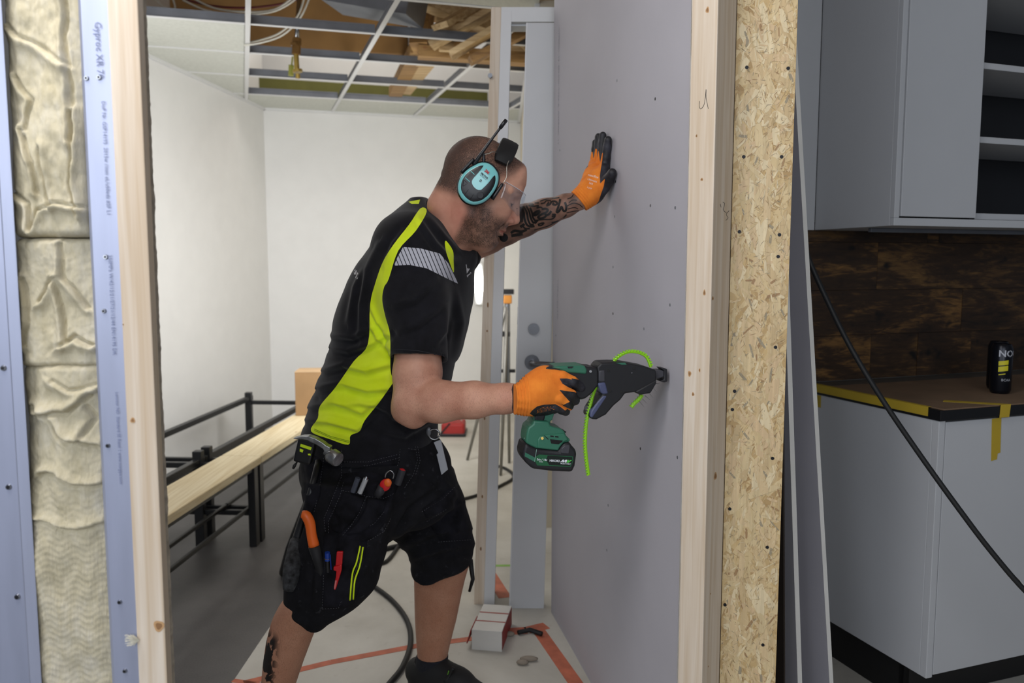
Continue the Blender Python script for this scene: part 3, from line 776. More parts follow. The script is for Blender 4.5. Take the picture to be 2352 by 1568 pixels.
can(2296, 2.33, 'black drink can with white letters and yellow bands on the worktop')
can(2288, 2.41, 'plain dark drink can half hidden behind the yellow banded can', False)
# hanging hose
tag(M().tube([P(1840, 520, 1.95), P(1856, 590, 1.95), P(1900, 690, 1.93), P(1955, 800, 1.9), P(2025, 915, 1.87), P(2110, 1040, 1.84), P(2200, 1165, 1.8), P(2280, 1270, 1.77), P(2370, 1372, 1.74), P(2520, 1510, 1.7)], .0062, 12, sub=4).build('hose', BLACKR, smooth=True), 'black hose hanging diagonally in front of the kitchen cabinets', 'hose')
q = M().bar(P(2340, 1330, 1.752), P(2356, 1352, 1.75), .012, .0015); tag(q.build('cable_tag', mat('grey_label', 'a9a8a4', .6)), 'small grey tag on the black hose at the right edge', 'tag')
# ------------------------------------------------------------------ left foreground: steel channels, insulation, timber stud
FD = 1.10
def lerp(a, b, t): return a+(b-a)*t
def edge(x0, x1, y, D): return P(lerp(x0, x1, y/1568), y, D)
def strip(prof, name, m, par, y0=-160, y1=2100, thick=.0012, bev=0):
    # prof: list of (x at y=0, x at y=1568, depth): vertical folded sheet through these lines
    pts = [Vector((edge(a, b, 608, d).x, d, 0)) for a, b, d in prof]
    q = M(); n = len(pts)
    nrm = []
    for i in range(n):
        d = (pts[min(i+1, n-1)]-pts[max(i-1, 0)]).normalized(); nrm.append(Vector((-d.y, d.x, 0))*thick)
    q.add([p for p in pts]+[p+k for p, k in zip(pts, nrm)]+[p+Vector((0, 0, 2.6)) for p in pts]+[p+k+Vector((0, 0, 2.6)) for p, k in zip(pts, nrm)],
          [(i, i+1, 2*n+i+1, 2*n+i) for i in range(n-1)]+[(n+i, 3*n+i, 3*n+i+1, n+i+1) for i in range(n-1)]+[(0, 2*n, 3*n, n), (n-1, 2*n-1, 4*n-1, 3*n-1)]+[(i, n+i, n+i+1, i+1) for i in range(n-1)]+[(2*n+i, 2*n+i+1, 3*n+i+1, 3*n+i) for i in range(n-1)])
    return q.build(name, m, par, bevel=bev)
sc = thing('steel_stud', (-.46-.1, 1.12, 0), 'galvanised steel channel with printed text between insulation and timber stud', 'steel stud', 'steel channels framing the left wall end')
sc.location = Vector((-.54, FD, 0)); BASE[sc.name] = Vector((-.54, FD, 0))
strip([(178, 260, FD+.10), (178, 260, FD+.004), (184, 264, FD-.001), (246, 324, FD), (247, 325, FD+.03)], 'channel', STEEL, sc, bev=.0006)
ink = mat('steel_print_ink', '6d7698', .7)
o_ = P(226, 40, FD-.0016)
text('Gyproc XR 70', .0125, P(224, 50, FD-.0016), (0, 0, -1), (1, 0, 0), ink, sc, 'print')
text('DoP Nr. GSP14195  2015w //mm eL/u50edz #2F L1', .0072, P(237, 232, FD-.0016), (0, 0, -1), (1, 0, 0), ink, sc, 'print')
text('250MPa W/42/12/21/27/21/12/44 EN14195 DK', .0072, P(252, 585, FD-.0016), (0, 0, -1), (1, 0, 0), ink, sc, 'print')
text('Lenntor ND  Standard SE Rasel 1 www.norgips.com', .0062, P(268, 900, FD-.0016), (0, 0, -1), (1, 0, 0), ink, sc, 'print')
def dimple(par, x, y, D, r=.0036):
    c = P(x, y, D); M().cyl(c+Vector((0, .0005, 0)), c+Vector((0, -.0022, 0)), r, 12, r*.75).build('rivet', CHROME, par, smooth='auto')
    M().cyl(c+Vector((0, -.0022, 0)), c+Vector((0, -.0024, 0)), r*.45, 8).build('rivet_hole', SCREWM, par)
for x, y in ((199, 180), (228, 178), (243, 590), (239, 714), (248, 1023), (275, 1382), (287, 1540)): dimple(sc, x, y, FD-.001)
s2 = thing('steel_stud', (-.7, FD, 0), 'galvanised steel channel with screw holes at the left edge of the photo', 'steel stud', 'steel channels framing the left wall end')
strip([(-200, -130, FD), (-24, 62, FD), (-21, 64, FD+.001), (6, 90, FD+.006), (7, 91, FD+.1)], 'channel', STEEL, s2, bev=.0006)
for x, y in ((8, 845), (20, 1118), (40, 1370)): dimple(s2, x, y, FD-.0005, .0045)

FOLDS = []
for amp, wd, L in ((.010, 9, [(20, 60), (60, 95), (110, 118), (160, 150)]), (.012, 8, [(160, -40), (158, 90), (175, 200), (182, 330)]), (.014, 7, [(196, 500), (178, 420), (186, 330), (176, 262)]), (.010, 9, [(128, 480), (118, 430), (104, 350)]),
    (.012, 8, [(30, 440), (80, 470), (82, 525)]), (.014, 8, [(82, 530), (100, 480), (145, 468), (205, 480)]), (.010, 7, [(60, 300), (90, 380), (95, 440)]), (.010, 8, [(40, 180), (80, 230), (70, 300)]), (.010, 8, [(148, 555), (158, 640), (205, 705)]),
    (.012, 8, [(96, 690), (128, 640), (150, 700), (158, 780)]), (.010, 8, [(60, 640), (74, 700), (66, 790)]), (.014, 9, [(150, 790), (180, 770), (215, 790)]), (.014, 9, [(215, 905), (165, 948), (95, 950)]), (.012, 9, [(230, 1025), (170, 1012), (130, 975), (80, 930)]),
    (.012, 8, [(235, 1112), (185, 1108), (145, 1082), (100, 1092)]), (.009, 7, [(245, 1202), (190, 1210), (120, 1192), (78, 1186)]), (.010, 9, [(205, 930), (222, 960), (200, 1000)]), (.008, 8, [(130, 870), (170, 890), (225, 880)])):
    m_ = sum(p[1] for p in L)/len(L); lo_, hi_ = (-999, 545) if m_ < 540 else ((545, 842) if m_ < 830 else (836, 2200)); FOLDS.append((amp, wd, [(x, y, lo_, hi_) for x, y in L]))
def wool(x0, y0, x1, y1, seed, label, ystep, bulge):
    # quad patch: corners given in the picture at depth FD+.045
    t = NT('mineral_wool_%d' % seed); co = t.coord()
    n = t.noise(co, 14, 5, .6, .8); n2 = t.noise(t.coord((1, 1, .5)), 240, 3, .6)
    n3 = t.noise(t.coord((1, 1, .22)), 90, 4, .6)
    f = t.math('ADD', t.math('MULTIPLY', n, .5), t.math('MULTIPLY_ADD', n2, .15, t.math('MULTIPLY', n3, .35)))
    t.base(t.ramp(f, [(.3, srgb('a89e80')), (.5, srgb('beb59b')), (.72, srgb('ccc6b6'))])); t.set(Roughness=.95)
    t.bump(t.math('ADD', n2, t.math('MULTIPLY', t.noise(t.coord((1, 1, .25)), 500, 2), .5)), .5, .0015)
    D = FD+.03
    a = P(x0, y0, D); c = P(x1, y1, D); 
    nx, nz = 70, ystep; vs = []; rs = np.random.RandomState(seed)
    for j in range(nz+1):
        v = j/nz; py = lerp(y0, y1, v)
        xl = lerp(2, 84, py/1568)+5; xr = lerp(184, 262, py/1568)+3
        for i in range(nx+1):
            u = i/nx; px = lerp(xl, xr, u); p = P(px, py, D)
            d = .016*mnoise.noise(Vector((p.x*11+seed, p.z*4.0, seed*2.3)))+.007*mnoise.noise(Vector((p.x*26+seed, p.z*13, 5.1)))
            sx = px+5*mnoise.noise(Vector((p.x*40, p.z*40, 1))); sy_ = py+9*mnoise.noise(Vector((p.x*30, p.z*30, 9)))
            for amp, wd, L in FOLDS:
                if not (L[0][2] <= py <= L[0][3]): continue
                bd, sg = 1e9, 0
                for (ax, ay, *_), (bx_, by_, *_) in zip(L[:-1], L[1:]):
                    dx, dy = bx_-ax, by_-ay; t_ = max(0, min(1, ((sx-ax)*dx+(sy_-ay)*dy)/(dx*dx+dy*dy))); ex, ey = sx-ax-dx*t_, sy_-ay-dy*t_; dd = math.hypot(ex, ey)
                    if dd < bd: bd = dd; sg = 1 if dx*ey-dy*ex > 0 else -1
                s_1 = bd*sg; d += amp*(math.exp(-((s_1-wd*.9)/(wd*1.5))**2)*.7-math.exp(-(s_1/(wd*.55))**2))
            d += .0012*math.sin(px*.95+1.5*math.sin(py*.021))*(.5+mnoise.noise(Vector((px*.05, py*.06, 4))))*max(0, min(1, (py-950)/250))+.0005*math.sin(py*.45+3*math.sin(px*.11))*max(0, min(1, (py-950)/250))
            d += .0020*mnoise.fractal(Vector((p.x*80, p.z*45, seed)), .8, 2, 3)
            edgeu = min(u, 1-u)*2; d += bulge*(1-(1-min(1, edgeu*1.6))**2)
            ev = min(v, 1-v); 
            evz = ev*(y1-y0)
            if evz < 14: d -= .012*(1-(evz/14))**2
            if i in (0, nx): d -= .012
            vs.append(Vector((p.x, p.y-d, p.z)))
    fs = [(j*(nx+1)+i, j*(nx+1)+i+1, (j+1)*(nx+1)+i+1, (j+1)*(nx+1)+i) for j in range(nz) for i in range(nx)]
    m = M(); m.add(vs, fs); k = len(vs)
    # back and rim
    rim = [i for i in range(nx+1)]+[(j*(nx+1)+nx) for j in range(1, nz+1)]+[nz*(nx+1)+i for i in range(nx-1, -1, -1)]+[j*(nx+1) for j in range(nz-1, 0, -1)]
    back = [Vector((vs[i].x, FD+.11, vs[i].z)) for i in rim]; n_ = len(rim)
    m.v += back; m.f += [(rim[i], rim[(i+1) % n_], k+(i+1) % n_, k+i) for i in range(n_)]+[tuple(range(k, k+n_))]; m.mi += [0]*(n_+1)
    return tag(m.build('insulation_batt', t.m, smooth=True), label, 'insulation', 'mineral wool batts stacked between the steel studs')
gl_ = thing('wall_lining', (-.62, FD+.12, 0), 'dark gypsum lining behind the mineral wool', 'lining')
M().box((-.72, FD+.118, 1.3), (.30, .012, 2.6)).build('panel', GYPS_BACK, gl_)
wool(0, -420, 200, 545, 3, 'uppermost pale yellow mineral wool batt between the two steel studs', 200, .012)
wool(0, 547, 200, 842, 8, 'short middle mineral wool batt between the two steel studs', 110, .010)
wool(0, 836, 200, 2080, 5, 'long lowest mineral wool batt with ribbed face between the steel studs', 330, .016)
ts = thing('timber_stud', (-.51, FD+.02, 0), 'pale timber stud beside the printed steel channel on the left', 'timber stud')
xa = edge(249, 322, 608, FD).x; xb = edge(318, 390, 608, FD).x
xc = P(355, 608, FD+.045).x; xd = P(361, 608, FD+.058).x
M().prism([(xa, FD-.004, 0), (xb, FD-.004, 0), (xc, FD+.045, 0), (xc-.04, FD+.045, 0)], (0, 0, 2.6)).build('stud', PINE, ts, bevel=.002)
for x, y, r_, nn in ((305, 965, .0035, 1), (365, 1437, .0075, 1), (283, 745, .001, 1)): knot(ts, x, y, Vector((0, FD-.0042, 0)), Vector((0, -1, 0)), r_, r_*1.1)
# ragged cut gypsum behind the stud
gg = thing('gypsum_edge', (-.50, FD+.06, 0), 'ragged cut edge of gypsum board behind the left timber stud', 'gypsum board')
q = M(); n = 500; vs = []; rg = random.Random(5)
x_ = xd
for i in range(n+1):
    z = 2.6*i/n; e = .0016*mnoise.noise(Vector((0, 0, z*25)))+rg.uniform(-.0005, .0007)
    vs += [Vector((xc-.04, FD+.0455, z)), Vector((x_+e-.002, FD+.0455, z)), Vector((x_+e, FD+.058, z)), Vector((xc-.04, FD+.058, z))]
fs = []
for i in range(n):
    for k in range(4): fs.append((4*i+k, 4*i+(k+1) % 4, 4*i+4+(k+1) % 4, 4*i+4+k))
q.add(vs, fs); q.build('panel', mat('raw_gypsum_edge', 'a39a8c', .95, var=.12, vscale=90, bump=.5, bscale=400), gg)
# tuft of wool
q = M(); rg = random.Random(9)
for k in range(60):
    a = P(320, 1470, FD-.006); e = P(300+rg.uniform(-14, 8), 1470+rg.uniform(-14, 14), FD-.006-rg.uniform(0, .01)); md = (a+e)/2+Vector((0, 0, rg.uniform(-.002, .002)))
    q.tube([a, md, e], .0003, 4)
q = tag(q.build('wool_tuft', mat('wool_fibre', 'e0dccc', .95)), 'small tuft of wool fibres caught on the left timber stud', 'fibre tuft', kind='stuff')

# ------------------------------------------------------------------ benches
BZ = .40
def bz(x, y, z=BZ): return on_z(x, y, z)
def bench(name, f0, f1, b0, b1, label, plank=True, far=False):
    # f0->f1 near long edge (front), b0->b1 rear long edge, on the plane z=BZ
    t = thing(name, Vector(((f0.x+b1.x)/2, (f0.y+b1.y)/2, 0)), label, 'bench')
    d = (f1-f0).normalized(); 
    q = M(); q.prism([f0, f1, b1, b0], (0, 0, -.034)); q.build('seat_plank', PINEX, t, bevel=.004)
    sd = Vector((-d.y, d.x, 0)).normalized()
    if sd.x > 0: sd = -sd
    for e, s_ in ((f0, 1), (f1, -1)):
        p = e+d*.03*s_+sd*.03
        M().box(Vector((p.x, p.y, (BZ-.034)/2)), (.032, .05, BZ-.036)).build('leg', BLACKM, t, bevel=.002)
    rail = lambda nm, a, b, w_=.022, h_=.022: M().bar(a, b, w_, h_).build(nm, BLACKM, t, bevel=.003)
    rail('side_rail', f0+sd*.03+Vector((0, 0, -.047)), f1+sd*.03+Vector((0, 0, -.047)))
    W = .68
    for k, off in enumerate((.05, .17, .31, .47, .60)):
        rail('shoe_rail', f0+sd*off+Vector((0, 0, .17-BZ)), f1+sd*off+Vector((0, 0, .17-BZ)), .016, .016)
    for e, s_ in ((f0, 1), (f1, -1)):
        a = e+d*.03*s_; rail('lower_rail', a+sd*.03+Vector((0, 0, .15-BZ)), a+sd*W+Vector((0, 0, .15-BZ)))
    # bare rear half: two long rails, two cross rails, posts
    for off, zz in ((.27, -.02), (W, -.01)):
        rail('long_rail', f0+sd*off+Vector((0, 0, zz)), f1+sd*off+Vector((0, 0, zz)), .03, .03)
    for e, s_ in ((f0, 1), (f1, -1)):
        a = e+d*.04*s_; rail('cross_rail', a+sd*.2+Vector((0, 0, -.035)), a+sd*W+Vector((0, 0, -.035)), .025, .025)
        for off in (.27, W):
            c = a+sd*off; M().box(Vector((c.x, c.y, (BZ+.03)/2)), (.04, .04, BZ+.03)).build('leg', BLACKM, t, bevel=.003)
    return t
f_a, f_b, f_c = bz(385, 1184), bz(600, 1047), bz(702, 982)
b_a, b_b, b_c = bz(385, 1106), bz(536, 1034), bz(698, 955)
dd = (f_b-f_a).normalized(); f_a = f_a-dd*.35; b_a = b_a-dd*.62
ds = (b_b-f_b).normalized(); wdt = .185
nrm = Vector((-dd.y, dd.x, 0)); nrm = nrm if nrm.x < 0 else -nrm
def quadpl(s, e):
    return s, e, s+nrm*wdt, e+nrm*wdt
s, e, sb, eb = quadpl(f_a, f_b); bench('bench', s, e, sb, eb, 'near bench with pale plank seat on black steel frame')
s, e, sb, eb = quadpl(f_b+dd*.006, f_b+dd*1.6); bench('bench', s, e, sb, eb, 'farther bench carrying the cardboard box by the white wall')
bx = bz(712, 955); bxs = bx+Vector((0, .1, 0))
cb = thing('cardboard_box', bxs, 'brown cardboard box on the farther bench', 'box')
q = M(); q.box(bxs+Vector((.02, 0, .124)), (.22, .18, .246), (0, 0, .1)); q.build('box_body', CARD, cb, bevel=.002)
M().box(bxs+Vector((.02, 0, .2485)), (.222, .182, .003), (0, 0, .1)).box(bxs+Vector((.02, 0, .2505)), (.224, .05, .001), (0, 0, .1)).build('top_flap', mat('cardboard_light', 'b99b76', .85), cb)
# black bars leaning on the benches: thin dark post shadows are left to the light

# black tripod leg behind the worker's thigh
tag(M().tube([on_z(645, 1325, .012)+Vector((0, .05, 0)), P(668, 1260, 2.95), P(704, 1160, 2.95), P(735, 1085, 2.95)], [.021, .020, .016, .014], 12).build('stand_leg', BLACKR, smooth=True), 'black tube of a stand slanting behind the thigh of the worker', 'stand')

# ------------------------------------------------------------------ floor things
def tape(pts, wd, m, label):
    pts = [on_z(x, y, .0009) for x, y in pts]; q = M()
    for a, b in zip(pts[:-1], pts[1:]): q.bar(a, b, wd, .0006)
    return tag(q.build('floor_tape', m), label, 'tape')
tape([(560, 1568), (760, 1520), (960, 1482), (1085, 1466)], .030, TAPEO, 'long orange tape line crossing the floor between the legs')
tape([(1165, 1450), (1210, 1447), (1255, 1436)], .05, TAPEO, 'short orange tape on the floor in front of the door')
tape([(1238, 1448), (1322, 1568), (1370, 1640)], .045, TAPEO, 'orange tape running along the foot of the gypsum board')
tape([(535, 1562), (690, 1585)], .02, TAPEO, 'faint orange tape end by the edge of the dark floor')
tape([(1122, 1312), (1160, 1372)], .05, TAPEO, 'orange tape seen through the door opening')
tape([(1112, 1299), (1175, 1298)], .02, mat('green_tape', '7fae4e', .6), 'thin green tape line seen through the door opening')
def fl(x, y, z=.009): return on_z(x, y, z)
tag(M().tube([fl(850, 1340), fl(900, 1378), fl(935, 1425), fl(943, 1475), fl(925, 1530), fl(890, 1575), fl(840, 1640)], .009, 10, sub=6).build('cable', BLACKR, smooth=True), 'thick black cable curving across the pale floor between the legs', 'cable')
tag(M().tube([fl(858, 1296), fl(885, 1290), fl(905, 1268), fl(920, 1240), fl(905, 1225), fl(880, 1240), fl(862, 1262), fl(850, 1275)], .008, 8, sub=6).build('cable', BLACKR, smooth=True), 'coil of black cable seen between the thighs of the worker', 'cable')
tag(M().tube([fl(880, 1262), fl(905, 1256), fl(935, 1250), fl(960, 1252)], .012, 8, sub=4).build('cable', BLACKR, smooth=True), 'short thick black cable lying over the coil', 'cable')
tag(M().tube([fl(1040, 1150), fl(1075, 1143), fl(1110, 1132), fl(1150, 1115), fl(1180, 1095), fl(1160, 1075), fl(1120, 1065)], .009, 8, sub=5).build('cable', BLACKR, smooth=True), 'black cable seen through the door opening by the tripod', 'cable')
# screw box
c = on_z(1118, 1494, 0); sb_ = thing('screw_box', c+Vector((0, .1, 0)), 'small white and red box of screws on the floor by the door', 'box')
def q8(pts, nm, m): return M().add([Vector(p) for p in pts], [(0, 1, 2, 3), (7, 6, 5, 4), (0, 4, 5, 1), (1, 5, 6, 2), (2, 6, 7, 3), (3, 7, 4, 0)]).build(nm, m, sb_, bevel=.001)
R0 = Euler((0, 0, -.16)).to_matrix()
def bl_(x, y, z): return c + R0 @ Vector((x, y, z))
WBX = mat('box_white', 'd0cec8', .6, var=.03)
q8([bl_(-.050, 0, 0), bl_(.050, 0, 0), bl_(.050, .20, 0), bl_(-.050, .20, 0), bl_(-.050, 0, .068), bl_(.050, 0, .068), bl_(.050, .20, .068), bl_(-.050, .20, .068)], 'box_body', WBX)
M().prism([bl_(.0502, .004, .004), bl_(.0502, .196, .004), bl_(.0502, .196, .064), bl_(.0502, .004, .064)], R0 @ Vector((.0006, 0, 0))).build('red_side', mat('box_red', '8e2a26', .6), sb_)
M().prism([bl_(-.05, .065, .0682), bl_(.05, .065, .0682), bl_(.05, .071, .0682), bl_(-.05, .071, .0682)], (0, 0, .0006)).prism([bl_(-.05, .13, .0682), bl_(.05, .13, .0682), bl_(.05, .137, .0682), bl_(-.05, .137, .0682)], (0, 0, .0006)).build('red_stripe', mat('box_red_stripe', 'a05248', .6), sb_)
M().prism([bl_(-.05, .0, .069), bl_(-.053, .0, .069), bl_(-.068, .0, .02), bl_(-.064, 0, .02)], R0 @ Vector((0, .10, 0))).build('open_flap', mat('box_red', '8e2a26', .6), sb_)
for (x, y, s_) in ((1215, 1512, .030), (1200, 1520, .02), (1170, 1455, .018)):
    c2 = on_z(x, y, .008); tag(M().ball(c2, (s_, .012, .008), 10).build('debris_lump', mat('debris', '8b8174', .9), smooth=True), {1215: 'beige scrap lying on the floor in front of the board', 1200: 'smaller beige scrap beside the larger scrap', 1170: 'dark scrap lying beside the screw box'}[x], 'scrap')
c2 = on_z(1190, 1452, .01); tag(M().tube([c2, c2+Vector((.04, .02, 0)), c2+Vector((.08, -.01, 0))], .008, 8).build('hand_tool', BLACKR, smooth=True), 'small black tool lying on the floor at the foot of the door', 'tool')
# red tool bag, lamp and tripod behind
c = on_z(1040, 1003, 0); rb = thing('tool_bag', c, 'red and black tool bag on the floor far behind the worker', 'bag')
M().box(c+Vector((0, .1, .05)), (.17, .2, .10)).build('bag_body', mat('bag_red', '9c2420', .6), rb, bevel=.02, bseg=3)
M().box(c+Vector((0, .1, .012)), (.19, .22, .022)).bar(c+Vector((-.09, -.001, .02)), c+Vector((-.02, -.001, .10)), .006, .012).build('bag_base', BLACKP, rb, bevel=.004)
M().tube([c+Vector((-.06, .1, .1)), c+Vector((-.03, .1, .14)), c+Vector((.03, .1, .14)), c+Vector((.06, .1, .1))], .006, 8, sub=3).build('handle', mat('strap_grey', 'b9aaa0', .7), rb)
lt = NT('lamp_glow'); em = lt.new('ShaderNodeEmission'); em.inputs[0].default_value = (1, .98, .9, 1); em.inputs[1].default_value = 9
lt.link(em.outputs[0], lt.n['Material Output'].inputs[0])
wp = P(1100, 652, on_z(1100, 274, CZ).y-.06); lamp = thing('wall_lamp', wp, 'tall oval lit lamp on the far white wall behind the worker', 'lamp')
M().box(wp+Vector((0, .02, 0)), (.075, .03, .35)).build('housing', GRIDW, lamp, bevel=.015, bseg=3)
M().ball(wp, (.032, .022, .158), 20).build('diffuser', lt.m, lamp, smooth=True)
tb = on_z(1150, 1092, 0); tp = thing('laser_tripod', tb, 'tripod with black and orange laser level seen through the door opening', 'tripod')
top = Vector((P(1166, 690, tb.y).x, tb.y+.05, P(1166, 690, tb.y).z))
for nm, e in (('leg', tb), ('leg', tb+Vector((.05, .30, 0))), ('leg', tb+Vector((-.22, .38, 0)))):
    M().tube([e, e.lerp(top, .45), top], [.009, .011, .012], 8).build(nm, mat('tripod_alu', '8c8a84', .4, .6), tp, smooth=True)
M().cyl(top, top+Vector((0, 0, -.5)), .014, 10).build('pole', GRIDM, tp); M().box(top+Vector((0, 0, .05)), (.075, .06, .03)).build('head', BLACKP, tp, bevel=.004); M().box(top+Vector((0, 0, -.42)), (.09, .02, .02)).build('crossbar', BLACKP, tp, bevel=.003); M().box(top+Vector((-.01, 0, -.2)), (.05, .03, .03)).build('clamp', BLACKP, tp, bevel=.004)
M().box(top+Vector((0, -.0, .005)), (.05, .05, .05)).build('laser_body', mat('laser_orange', 'b8782a', .5), tp, bevel=.006)
# dark doorway panel on the beige wall
# ------------------------------------------------------------------ the worker
def skinmat():
    t = NT('skin'); co = t.coord()
    n = t.noise(co, 14, 4, .6); n2 = t.noise(co, 160, 3, .6)
    c = t.ramp(n, [(.3, srgb('b8826c')), (.7, srgb('d6a58c'))])
    c = t.mix(t.math('MULTIPLY', t.attr('red'), .55), c, srgb('b8635a'))
    c = t.mix(t.math('MULTIPLY', t.attr('lip'), .7), c, srgb('a05a50'))
    c = t.mix(t.math('MULTIPLY', t.attr('tan'), .62), c, srgb('9a6848'))
    # stubble beard
    st = t.noise(co, 620, 2, .7); sm = t.noise(co, 60, 3, .6)
    f = t.math('MULTIPLY', t.attr('beard'), t.math('MULTIPLY_ADD', sm, .9, .35))
    f2 = t.math('MULTIPLY', f, t.math('MULTIPLY_ADD', st, 2.0, .0))
    c = t.mix(f2, c, srgb('43332b'))
    c = t.mix(t.math('MINIMUM', t.attr('lash'), 1.0), c, srgb('2a1a16'))
    # fine arm / leg hair
    h = t.noise(t.coord((1, 1, .3)), 700, 2, .6)
    c = t.mix(t.math('MULTIPLY', t.attr('hairy'), t.ramp(h, [(.50, (0, 0, 0)), (.70, (.38, .38, .38))])), c, srgb('5b3f30'))
    # tattoo ink
    w1 = t.new('ShaderNodeTexWave', wave_type='RINGS', bands_direction='Z'); t.link(t.coord((1, 1, 1), loc=(.04, 0, .03)), w1.inputs[0])
    w1.inputs['Scale'].default_value = 13; w1.inputs['Distortion'].default_value = 11; w1.inputs['Detail'].default_value = 2; w1.inputs['Detail Scale'].default_value = 2.2
    tn = t.noise(co, 42, 3, .6, 2.5)
    line = t.ramp(w1.outputs['Fac'], [(.02, (.35, .35, .35)), (.10, (0, 0, 0))])
    blot = t.ramp(tn, [(.56, (0, 0, 0)), (.66, (.6, .6, .6))])
    ink_ = t.math('MAXIMUM', line, t.math('MULTIPLY', blot, .8))
    shade = t.ramp(t.noise(co, 24, 3), [(.35, (.5, .5, .5)), (.65, (.88, .88, .88))])
    ink_ = t.math('MAXIMUM', ink_, shade)
    c = t.mix(t.math('MULTIPLY', t.attr('tattoo'), t.math('MULTIPLY', ink_, .95)), c, srgb('352c28'))
    bl = t.ramp(t.noise(co, 26, 2, .5, 1.5), [(.44, (0, 0, 0)), (.48, (1, 1, 1))])
    c = t.mix(t.math('MULTIPLY', t.attr('tattoo_leg'), bl), c, srgb('1b1614'))
    t.base(c); t.set(Roughness=.52, Subsurface_Weight=.0); t.b.inputs['Specular IOR Level'].default_value = .35
    t.bump(t.math('ADD', n2, t.math('MULTIPLY', t.math('MULTIPLY', t.attr('beard'), st), .8)), .22, .0012); return t.m
SKIN = skinmat()
def fabric(name, a, b, rough=.9):
    t = NT(name); co = t.coord(); n = t.noise(co, 25, 4, .6); n2 = t.noise(co, 900, 2, .6)
    c = t.ramp(n, [(.3, srgb(a)), (.7, srgb(b))])
    return t, co, c, n, n2
HC = P(1099, 421, 1.94)                       # ear axis of the head
pt_ = math.radians(24); yaw = math.radians(6)
HF = Vector((math.cos(pt_)*math.cos(yaw), math.cos(pt_)*math.sin(yaw), -math.sin(pt_)))
HL = Vector((0, 0, 1)).cross(HF).normalized(); HG = HF.cross(HL).normalized()
HR = Matrix((HF, HL, HG)).transposed()        # local (f, left, up) -> world
def hd_(f, l, g): return np.array(HC + HR @ Vector((f, l, g)))

person = thing('person', P(860, 1700, 2.05), 'person in black and neon yellow work clothes leaning on gypsum board driving a screw', 'person')
person.location = Vector((-.35, 2.05, 0)); BASE[person.name] = Vector((-.35, 2.05, 0))

def zpx(py, D): return P(1176, py, D).z
def row(py, xl, xr, D, yh, yc=None):
    a = P(xl, py, D); b = P(xr, py, D); return (a.z, a.x, b.x, D if yc is None else yc, yh)
parts = []
# --- head and neck (fine grid)
hf = Field(HC-Vector((.20, .14, .25)), HC+Vector((.17, .14, .16)), .0021)
def E(c, r, k=.01, op='add'): hf.ell(hd_(*c), r, HR, k, op)
def Cn(a, b, r1, r2=None, k=.01, op='add'): hf.cone(hd_(*a), hd_(*b), r1, r2, k, op)
E((.004, 0, .026), (.093, .076, .076), 0)
E((-.022, 0, .028), (.064, .073, .070), .03)
E((.050, 0, -.030), (.052, .058, .085), .03)
E((.078, 0, .050), (.022, .050, .032), .03)
Cn((.088, .030, .015), (.088, -.030, .015), .0165, k=.010)
Cn((.080, -.030, .014), (.072, -.052, .008), .012, .009, .012)
Cn((.080, .030, .014), (.072, .052, .008), .012, .009, .012)
for s_ in (-1, 1):
    Cn((.008, s_*.060, -.048), (.014, s_*.053, -.078), .018, k=.02)
    Cn((.014, s_*.053, -.078), (.070, s_*.022, -.118), .018, .018, k=.022)
    E((.060, s_*.044, -.030), (.026, .020, .020), .018)
    E((.055, s_*.040, -.068), (.030, .020, .034), .02)
E((.078, 0, -.062), (.026, .034, .028), .016)
E((.076, -.040, -.040), (.020, .016, .016), .014)
E((.0795, 0, -.108), (.0185, .022, .018), .010)
E((.040, -.052, -.060), (.030, .014, .034), .016)
Cn((.088, -.026, -.062), (.072, -.036, -.094), .0022, k=.010, op='sub')
Cn((.088, .026, -.062), (.072, .036, -.094), .0022, k=.010, op='sub')
Cn((.060, 0, -.118), (.010, 0, -.112), .030, .045, k=.03)
# eye sockets, eyeballs with lowered lids
for s_ in (-1, 1):
    E((.106, s_*.033, -.010), (.020, .021, .013), .010, 'sub')
    E((.0815, s_*.031, -.012), (.0145, .0160, .0145), .004)
    Cn((.0965, s_*.020, -.0170), (.0925, s_*.034, -.0190), .0018, k=.002, op='sub'); Cn((.0925, s_*.034, -.0190), (.086, s_*.044, -.0160), .0018, k=.002, op='sub')
    Cn((.094, s_*.020, -.004), (.088, s_*.046, -.003), .0015, k=.004, op='sub')
# nose
Cn((.098, 0, .004), (.1150, 0, -.040), .0085, .0105, k=.010)
E((.1155, 0, -.044), (.0115, .0105, .0095), .006)
Cn((.092, 0, -.045), (.106, 0, -.052), .013, .009, k=.008)
for s_ in (-1, 1):
    E((.1045, s_*.0125, -.050), (.0105, .0072, .0078), .004)
    E((.108, s_*.0075, -.0588), (.0050, .0032, .0035), .002, 'sub')
    Cn((.098, s_*.020, -.046), (.086, s_*.034, -.082), .0022, k=.008, op='sub')
# lips
E((.0955, 0, -.0765), (.0115, .024, .0062), .004)
E((.0930, 0, -.0890), (.0120, .021, .0068), .004)
Cn((.1065, 0, -.0825), (.090, .024, -.0835), .0016, k=.002, op='sub')
Cn((.1065, 0, -.0825), (.090, -.024, -.0835), .0016, k=.002, op='sub')
Cn((.097, .010, -.099), (.097, -.010, -.099), .0035, k=.01, op='sub')
# ears (under the cups)
for s_ in (-1, 1):
    E((-.010, s_*.076, -.002), (.018, .008, .030), .004); E((-.008, s_*.085, .0), (.010, .005, .018), .004, 'sub')
